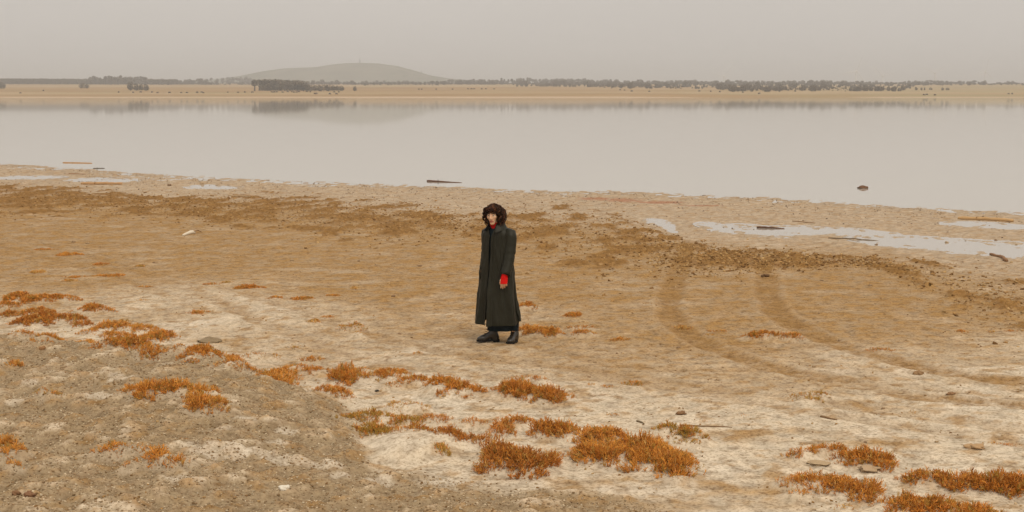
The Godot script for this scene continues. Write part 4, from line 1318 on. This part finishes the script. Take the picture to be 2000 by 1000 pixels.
	hand += [[tb, t1, 0.0145, 0.0115], [t1, t2, 0.0110, 0.0090], [t2, t2 + dn * 0.020 + w * 0.004 - n * 0.006, 0.0090, 0.0075]]
	merge_into(v, idx, c, nets(wrist + Vector3(-0.09, -0.19, -0.10), wrist + Vector3(0.08, 0.05, 0.08), 0.004, func(q): return bones_field(q, hand, 0.007)), Transform3D(), func(_q): return tone)
	var body := part("body", array_mesh(v, idx, c), skin, o)
	body.set_meta("label", "pale face looking out under a fringe, and a bare-fingered hand")
	# eyes
	for s in [-1.0, 1.0]:
		var e := part("eye", stone_mesh(1, 0.0, 8), mat(lin(0.62, 0.58, 0.52), 0.2), o)
		e.transform = Transform3D(hb, hc) * Transform3D(Basis.from_scale(Vector3(0.0125, 0.0065, 0.008)), Vector3(s * 0.031, 0.003, 0.0795))
		var ir := part("iris", stone_mesh(1, 0.0, 8), mat(lin(0.03, 0.018, 0.01), 0.15), o)
		ir.transform = Transform3D(hb, hc) * Transform3D(Basis.from_scale(Vector3(0.0055, 0.0060, 0.004)), Vector3(s * 0.031, 0.003, 0.0855))

	# --- clothing
	var dress_tab := [[0.15, 0.195, 0.150], [0.5, 0.18, 0.14], [0.9, 0.17, 0.125], [1.1, 0.15, 0.112], [1.30, 0.155, 0.112], [1.38, 0.135, 0.096], [1.43, 0.085, 0.074], [1.455, 0.066, 0.066]]
	var shift := inv * Vector3(0.055, 0, 0.02)
	var dress := shell(func(_y): return -PI, func(_y): return PI, func(t): return 0.125 + 0.05 * t, 1.45, 64, 60, 0.0, 0.004, func(a, y, _f, inset):
		var rx: float = table(dress_tab, y, 1) - inset
		var rz: float = table(dress_tab, y, 2) - inset
		var k := 1.0 + 0.07 * sin(8.0 * a + 1.0) * smoothstep(1.0, 0.2, y)
		return Vector3(sin(a) * rx * k, y, cos(a) * rz * k) + shift * smoothstep(0.9, 0.2, y) + Vector3(0, 0, 0.012) * smoothstep(1.3, 1.45, y))
	part("dress", dress, navy, o).set_meta("label", "long near-black dress showing at the coat's opening and hem")
	for s in [[Vector3(-0.07, 0.55, 0.03).lerp(foot_r + Vector3(0, 0.5, 0), 0.5), foot_r], [Vector3(0.08, 0.55, 0.03).lerp(foot_l + Vector3(0, 0.5, 0), 0.5), foot_l]]:
		part("stocking", tube([s[0], s[0].lerp(s[1] + Vector3(0, 0.2, 0), 0.6), s[1] + Vector3(0, 0.24, -0.01), s[1] + Vector3(0, 0.14, -0.01)], [0.07, 0.062, 0.048, 0.044], 14), navy, o)
	var polo := PackedVector3Array()
	var pr := PackedFloat32Array()
	for k in 9:
		var t := k / 8.0
		polo.append(Vector3(-0.004 * t, 1.405, 0.016).lerp(Vector3(-0.008, 1.497, 0.050), t))
		pr.append(0.070 - 0.008 * t + 0.004 * sin(t * 9.0))
	part("turtleneck", tube(polo, pr, 24), neck_red, o).set_meta("label", "dark red turtleneck at the throat")
	var gap := func(y: float) -> float: return 0.10 + 0.13 * smoothstep(1.0, 0.2, y) + 0.55 * smoothstep(1.30, 1.455, y)
	var vent := 2.05
	part("coat_front_panel", shell(func(_y): return -1.75, func(y): return -gap.call(y) - 0.10, func(t): return 0.222 - 0.006 * sin(t * 7.0), 1.455, 56, 70, 0.0, 0.006, coat_point), cloth, o)
	part("coat_front_panel", shell(func(y): return gap.call(y) * 0.55 - 0.06, func(_y): return vent, func(t): return 0.228 + 0.012 * t, 1.455, 70, 70, 0.004, 0.006, coat_point), cloth, o)
	part("coat_back_panel", shell(func(_y): return vent - 0.12, func(_y): return TAU - 1.70, func(t): return 0.262 - 0.04 * t, 1.455, 80, 70, 0.030, 0.006, coat_point), cloth, o)
	# placket strip along the buttoning edge
	part("placket", shell(func(y): return gap.call(y) * 0.55 - 0.05, func(y): return gap.call(y) * 0.55 + 0.16, func(_t): return 0.225, 1.40, 6, 50, 0.008, 0.004, func(a, y, f, inset): return coat_point(a, y, f, inset - 0.005)), cloth, o)
	# collar: stands up round the neck, then folds over into two points
	var cv := PackedVector3Array()
	var ci := PackedInt32Array()
	var na := 48
	for i in na + 1:
		var t := i / float(na)
		var a := lerpf(0.42, TAU - 0.62, t)
		var dir := Vector3(sin(a), 0, cos(a))
		var front := pow(absf(t * 2.0 - 1.0), 4.0)
		for j in 6:
			var q := j / 5.0
			var r := lerpf(0.078, 0.125 + 0.045 * front, smoothstep(0.2, 1.0, q))
			var y := 1.448 + 0.040 * sin(minf(q * 2.6, 1.0) * PI * 0.5) - 0.085 * smoothstep(0.35, 1.0, q) - 0.03 * front * q
			var z := dir * r * Vector3(1.05, 0, 0.92)
			cv.append(Vector3(z.x, y, z.z + 0.012))
	for i in na:
		for j in 5:
			var q := i * 6 + j
			ci.append_array([q, q + 1, q + 6, q + 1, q + 7, q + 6])
	part("collar", thicken(cv, ci, 0.005), cloth, o)
	# sleeves, with creases at the elbow and a hollow cuff
	for s in [[Vector3(0.135, 1.372, -0.005), Vector3(0.190, 1.345, -0.005), elbow_l, wrist + Vector3(0.002, 0.012, -0.004), 0.060, 0.076, 0.068, 0.062], [Vector3(-0.135, 1.372, -0.005), Vector3(-0.172, 1.345, -0.005), elbow_r, Vector3(-0.168, 0.905, 0.070), 0.058, 0.066, 0.058, 0.050]]:
		var path := PackedVector3Array()
		var rad := PackedFloat32Array()
		path.append(s[0])
		rad.append(s[4])
		for k in 21:
			var t := k / 20.0
			var a: Vector3 = s[1].lerp(s[2], t)
			var b: Vector3 = s[2].lerp(s[3], t)
			path.append(a.lerp(b, t))
			var wr := 0.0035 * sin(t * 34.0) * exp(-pow((t - 0.5) / 0.22, 2.0)) + 0.002 * sin(t * 61.0)
			rad.append(lerpf(s[5], s[6], minf(t * 2.0, 1.0)) + (s[7] - s[6]) * maxf(0.0, t * 2.0 - 1.0) + wr)
		var axis := (path[21] - path[20]).normalized()
		path.append(path[21] + axis * 0.004)
		rad.append(s[7] - 0.006)
		path.append(path[21] - axis * 0.012)
		rad.append(s[7] - 0.008)
		part("sleeve", tube(path, rad, 22, 0.06), cloth, o)
	# pocket welt where the right hand goes in
	var wv := []
	for k in 2: wv.append(coat_point(-0.95, 0.935 - 0.15 * k, 0, -0.006))
	part("pocket_welt", tube([wv[0], wv[0].lerp(wv[1], 0.5) + Vector3(-0.004, 0, 0.004), wv[1]], [0.010, 0.013, 0.010], 6), cloth, o)
	# red knitted cuff reaching to the knuckles
	var kv := PackedVector3Array()
	var ki := PackedInt32Array()
	for j in 10:
		var t := j / 9.0
		for i in 28:
			var a := TAU * i / 28.0
			var rib := 1.0 + 0.035 * (i % 2) + 0.03 * sin(t * 20.0)
			var rw := lerpf(0.032, 0.039, smoothstep(0.0, 0.5, t)) * rib
			var rn := lerpf(0.034, 0.024, smoothstep(0.0, 0.6, t)) * rib
			kv.append(wrist + dn * lerpf(-0.03, 0.094, t) + w * (cos(a) * rw - 0.004 * t) + n * (sin(a) * rn + 0.001))
	for j in 9:
		for i in 28:
			var a := j * 28 + i
			var b := j * 28 + (i + 1) % 28
			ki.append_array([a, a + 28, b, b, a + 28, b + 28])
	part("cuff", thicken(kv, ki, -0.004), red, o).set_meta("label", "bright red knitted cuff reaching to the knuckles")

	# --- hair: a cap and several hundred curled locks
	var hair_mat := vmat(0.6, 0.25)
	var hv := PackedVector3Array()
	var hi := PackedInt32Array()
	var hcol := PackedColorArray()
	var hx := Transform3D(hb, hc)
	var capn := nets(Vector3(-0.13, -0.13, -0.14), Vector3(0.13, 0.16, 0.12), 0.012, func(q):
		var d := ell(q, Vector3(0, 0.026, -0.016), Vector3(0.090, 0.102, 0.104))
		d = smin(d, ell(q, Vector3(0, -0.045, -0.060), Vector3(0.098, 0.080, 0.060)), 0.03)
		d += 0.008 * noise_b.get_noise_3d(q.x * 22.0, q.y * 22.0, q.z * 22.0)
		# open in front for the face
		var face := ell(q, Vector3(0, -0.050, 0.10), Vector3(0.078, 0.096, 0.11))
		return maxf(d, -face))
	merge_into(hv, hi, hcol, capn, hx, func(_q): return Color(0.012, 0.006, 0.004))
	var r := RandomNumberGenerator.new()
	r.seed = 44
	for k in 300:
		var az := r.randf_range(-PI, PI)            # 0 is the face side
		var front := absf(az) < 0.80
		var top_el := r.randf_range(0.15, 1.0)
		var start := Vector3(sin(az) * 0.098 * cos(top_el * 1.45), 0.028 + 0.108 * sin(top_el * 1.45), -0.016 + cos(az) * 0.108 * cos(top_el * 1.45))
		var bottom := r.randf_range(0.030, 0.055) if front else (r.randf_range(-0.165, -0.02) if absf(az) > 0.9 else r.randf_range(-0.145, 0.0))
		if absf(az) >= 0.80 and absf(az) < 1.05: bottom = maxf(bottom, -0.13)
		var out := r.randf_range(0.096, 0.142) if not front else r.randf_range(0.108, 0.122)
		var path := PackedVector3Array()
		var rad := PackedFloat32Array()
		var turns := r.randf_range(1.2, 3.0)
		var ph := r.randf() * TAU
		var curl := r.randf_range(0.012, 0.026) * (0.5 if front else 1.0)
		var az2 := az + r.randf_range(-0.3, 0.3) * (0.5 if front else (0.3 if absf(az) < 1.1 else 1.0))
		var steps := 15
		for j in steps:
			var t := j / float(steps - 1)
			var y := lerpf(start.y, bottom, pow(t, 1.15))
			var aa := lerpf(az, az2, t)
			var rr := lerpf(Vector2(start.x, start.z + 0.016).length(), out, smoothstep(0.0, 0.55, t)) - 0.018 * smoothstep(0.7, 1.0, t) * (0.0 if front else 1.0)
			var q := Vector3(sin(aa) * rr * 0.94, y, cos(aa) * rr - 0.016)
			var e := smoothstep(0.1, 0.4, t) * curl
			q += Vector3(cos(aa), 0, -sin(aa)) * cos(ph + t * turns * TAU) * e + Vector3(sin(aa), 0.35, cos(aa)) * sin(ph + t * turns * TAU) * e
			path.append(hx * q)
			rad.append((0.0095 if k % 3 else 0.0065) * (1.0 - 0.65 * t * t))
		var before := hv.size()
		tube_into(hv, hi, path, rad, 4)
		var s := pow(r.randf(), 2.0) * 2.4 + 0.35
		for j in hv.size() - before: hcol.append(Color(0.034 * s, 0.0125 * s, 0.005 * s))
	part("hair", array_mesh(hv, hi, hcol), hair_mat, o).set_meta("label", "dark brown curly hair with a heavy fringe")
	# --- boots
	var leather := mat(lin(0.024, 0.020, 0.016), 0.38, 0.5)
	var rubber := mat(lin(0.012, 0.011, 0.010), 0.8)
	var lace := mat(lin(0.06, 0.04, 0.025), 0.9)
	foot_r.y = ground(p.x - 0.07, -p.z - 0.03) - p.y + 0.004
	foot_l.y = ground(p.x + 0.205, -p.z - 0.03) - p.y + 0.004
	build_boot(o, foot_r, deg_to_rad(35 - 76), leather, rubber, lace)
	build_boot(o, foot_l, deg_to_rad(35 - 22), leather, rubber, lace)

func thicken(v: PackedVector3Array, idx: PackedInt32Array, t: float) -> ArrayMesh:
	# gives a sheet two sides t apart and closes its open edges
	var n := PackedVector3Array()
	n.resize(v.size())
	var edge := {}
	for i in range(0, idx.size(), 3):
		var c := (v[idx[i + 2]] - v[idx[i]]).cross(v[idx[i + 1]] - v[idx[i]])
		for k in 3:
			n[idx[i + k]] += c
			edge[Vector2i(idx[i + k], idx[i + (k + 1) % 3])] = true
	var v2 := v.duplicate()
	var m := v.size()
	for i in m: v2.append(v[i] - n[i].normalized() * t)
	var i2 := idx.duplicate()
	for i in range(0, idx.size(), 3): i2.append_array([idx[i] + m, idx[i + 2] + m, idx[i + 1] + m])
	for e in edge:
		if not edge.has(Vector2i(e.y, e.x)):
			i2.append_array([e.x, e.x + m, e.y, e.y, e.x + m, e.y + m])
	return array_mesh(v2, i2)

# ---------------------------------------------------------------- scene
func _ready() -> void:
	pitch = atan((500.0 - HORIZON) / F)
	var cam := Camera3D.new()
	cam.name = "camera"
	cam.fov = rad_to_deg(2.0 * atan(500.0 / F))
	cam.near = 0.1
	cam.far = 20000.0
	cam.position = Vector3(0, EYE, 0)
	cam.rotation.x = -pitch
	add_child(cam)

	# overcast: one even veil of cloud, a little brighter overhead, faintly mottled
	var cloud := FastNoiseLite.new()
	cloud.seed = 14
	cloud.frequency = 0.9
	cloud.fractal_octaves = 4
	var im := Image.create(512, 256, false, Image.FORMAT_RGBAF)
	for y in 256:
		var el := (0.5 - (y + 0.5) / 256.0) * PI
		for x in 512:
			var az := (x + 0.5) / 512.0 * TAU
			var p := Vector3(cos(az) * cos(el), sin(el) * 3.5, sin(az) * cos(el)) * 1.6
			var k := (1.0 + 0.9 * maxf(sin(el), 0.0)) * (1.0 + 0.055 * cloud.get_noise_3dv(p))
			im.set_pixel(x, y, Color(0.538 * k, 0.502 * k, 0.464 * k))
	var pano := PanoramaSkyMaterial.new()
	pano.panorama = ImageTexture.create_from_image(im)
	var sky := Sky.new()
	sky.sky_material = pano
	var env := Environment.new()
	env.background_mode = Environment.BG_SKY
	env.sky = sky
	env.tonemap_mode = Environment.TONE_MAPPER_LINEAR
	env.tonemap_exposure = 1.1
	env.fog_enabled = true
	env.fog_density = 0.00035
	env.fog_light_color = lin(0.95, 0.93, 0.905)
	env.sdfgi_enabled = true
	env.ssao_enabled = true
	env.ssil_enabled = true
	var we := WorldEnvironment.new()
	we.name = "environment"
	we.environment = env
	add_child(we)
	var sun := DirectionalLight3D.new()
	sun.name = "sun"
	sun.light_color = Color(1.0, 0.95, 0.88)
	sun.light_energy = 0.5
	sun.light_angular_distance = 22.0
	sun.shadow_enabled = true
	sun.rotation_degrees = Vector3(-52, 28, 0)
	add_child(sun)

	var ns := [noise_a, noise_b, noise_c, noise_d]
	for i in 4:
		ns[i].seed = 30 + i
		ns[i].frequency = [0.16, 0.9, 4.5, 1.1][i]
		ns[i].fractal_octaves = [3, 4, 3, 4][i]

	build_ground()
	print("ground ", Time.get_ticks_msec())
	# tyre tracks
	track([[1345, 470], [1325, 530], [1308, 580], [1312, 620], [1360, 660], [1450, 700], [1600, 738], [1800, 775], [2050, 800]], 0.32, 0.022, 0.85)
	track([[1490, 505], [1498, 550], [1504, 590], [1530, 622], [1600, 660], [1720, 700], [1870, 732], [2050, 762]], 0.32, 0.022, 0.85)
	track([[-40, 447], [60, 470], [180, 500], [300, 540], [400, 580], [470, 615]], 0.25, 0.012, 0.35)
	track([[-40, 470], [100, 505], [250, 550], [380, 600]], 0.25, 0.010, 0.3)
	track([[480, 575], [640, 625], [790, 672], [960, 700], [1150, 722], [1400, 760], [1700, 800], [2050, 850]], 0.28, 0.014, 0.4)
	track([[420, 590], [560, 650], [740, 705], [950, 735], [1200, 742], [1500, 790], [2050, 880]], 0.28, 0.012, 0.35)
	track([[960, 650], [1100, 690], [1300, 720], [1500, 722], [1700, 745], [2050, 790]], 0.25, 0.010, 0.3)
	carve_puddle([[30, 347, 40, 3], [75, 347, 40, 2.6]])
	carve_puddle([[175, 351, 35, 3.2], [225, 353, 38, 3]])
	carve_puddle([[395, 365, 30, 3], [435, 367, 30, 2.6]])
	carve_puddle([[1282, 434, 18, 4], [1302, 441, 16, 6], [1312, 448, 10, 4]])
	carve_puddle([[1385, 441, 22, 4], [1412, 448, 22, 6], [1455, 445, 40, 5]])
	carve_puddle([[1500, 452, 45, 8], [1560, 450, 60, 6], [1630, 452, 60, 5], [1690, 456, 50, 4]])
	carve_puddle([[1730, 472, 55, 8], [1800, 476, 80, 10], [1880, 482, 90, 11], [1970, 488, 90, 12], [2070, 493, 90, 12]])
	carve_puddle([[1900, 439, 60, 3.5], [1960, 443, 50, 3.5]])
	# reddish algae left along the waterline
	for s in [[1160, 388, 40, 3], [1215, 391, 45, 4], [1290, 396, 60, 2.5], [1370, 402, 50, 1.6]]:
		var p := px_base(s[0], s[1])
		var rd: float = absf(px_base(s[0], s[1] - s[3]).z - px_base(s[0], s[1] + s[3]).z) * 0.6
		stamp(p.x, -p.z, s[2] * -p.z / F, rd, func(i, x, d, o):
			mixc(i, RUST, smoothstep(1.0, 0.4, o + noise_c.get_noise_2d(x, d * 0.6) * 0.6) * 0.75))
	# white salt-crust scars on the bank
	for s in [[235, 737, 30, 6], [115, 702, 22, 4], [330, 712, 22, 4], [290, 755, 30, 4], [190, 776, 40, 6], [25, 788, 22, 4], [60, 752, 20, 4], [430, 838, 28, 4], [480, 822, 22, 3], [562, 843, 20, 5], [540, 868, 30, 3], [640, 912, 30, 6], [660, 927, 30, 4], [740, 942, 40, 5], [540, 893, 90, 8], [360, 940, 40, 5], [420, 885, 80, 12], [870, 943, 60, 6], [1270, 955, 120, 12], [780, 875, 80, 18], [930, 870, 30, 12], [490, 690, 30, 3]]:
		var p := px_base(s[0], s[1])
		var rd: float = absf(px_base(s[0], s[1] - s[3]).z - px_base(s[0], s[1] + s[3]).z) * 0.6
		stamp(p.x, -p.z, s[2] * -p.z / F * 1.2, rd * 1.2, func(i, x, d, o):
			mixc(i, CRUST, smoothstep(1.0, 0.45, o + noise_c.get_noise_2d(x * 1.2, d * 0.8) * 0.7) * 0.55))
	# sand trapped under the plants, and the eroded hummock
	for b in BIG:
		for t in b[3]: hummock(t, 0.05)
	hummock([715, 835, 880, 900], 0.10)
	hummock([830, 745, 880, 775], 0.06)
	finish_ground()
	print("ground mesh ", Time.get_ticks_msec())
	build_puddles()
	build_far()
	build_trees()
	build_masts_and_turbines()
	print("far ", Time.get_ticks_msec())
	glasswort_mat = vmat(0.8, 0.3)
	make_stems()
	rng.seed = 12
	for b in BIG:
		glasswort(b[3], b[1], b[2], b[0], "glasswort clumps on the shore")
	for i in SMALL.size():
		var b: Array = SMALL[i]
		var where := "small sparse glasswort tuft among the larger clumps"
		if b[1] < 700:
			if b[0] < 520: where = "small rusty glasswort tuft beside the faint diagonal tyre tracks"
			elif b[0] < 1000: where = "small rusty glasswort tuft on open sand between the diagonal tracks and the person"
			elif b[0] < 1300: where = "small rusty glasswort tuft between the person and the curving tyre tracks"
			elif b[0] < 1600: where = "small rusty glasswort tuft beside the inner curving tyre track"
			else: where = "small faded glasswort tuft outside the outer curving tyre track"
		elif b[0] < 700: where = "small sparse glasswort tuft on or near the gravel bank"
		elif b[0] > 1500: where = "small thin glasswort tuft on the sand around the flat pitted stone"
		glasswort([b], 1.0, [0, 1, 4, 5, 3][i % 5], where, where.replace("tuft", "tufts"))
	print("plants ", Time.get_ticks_msec())
	build_person()
	print("person ", Time.get_ticks_msec())
	build_litter()
	build_cattle()
	build_scatter()
	print("done ", Time.get_ticks_msec())
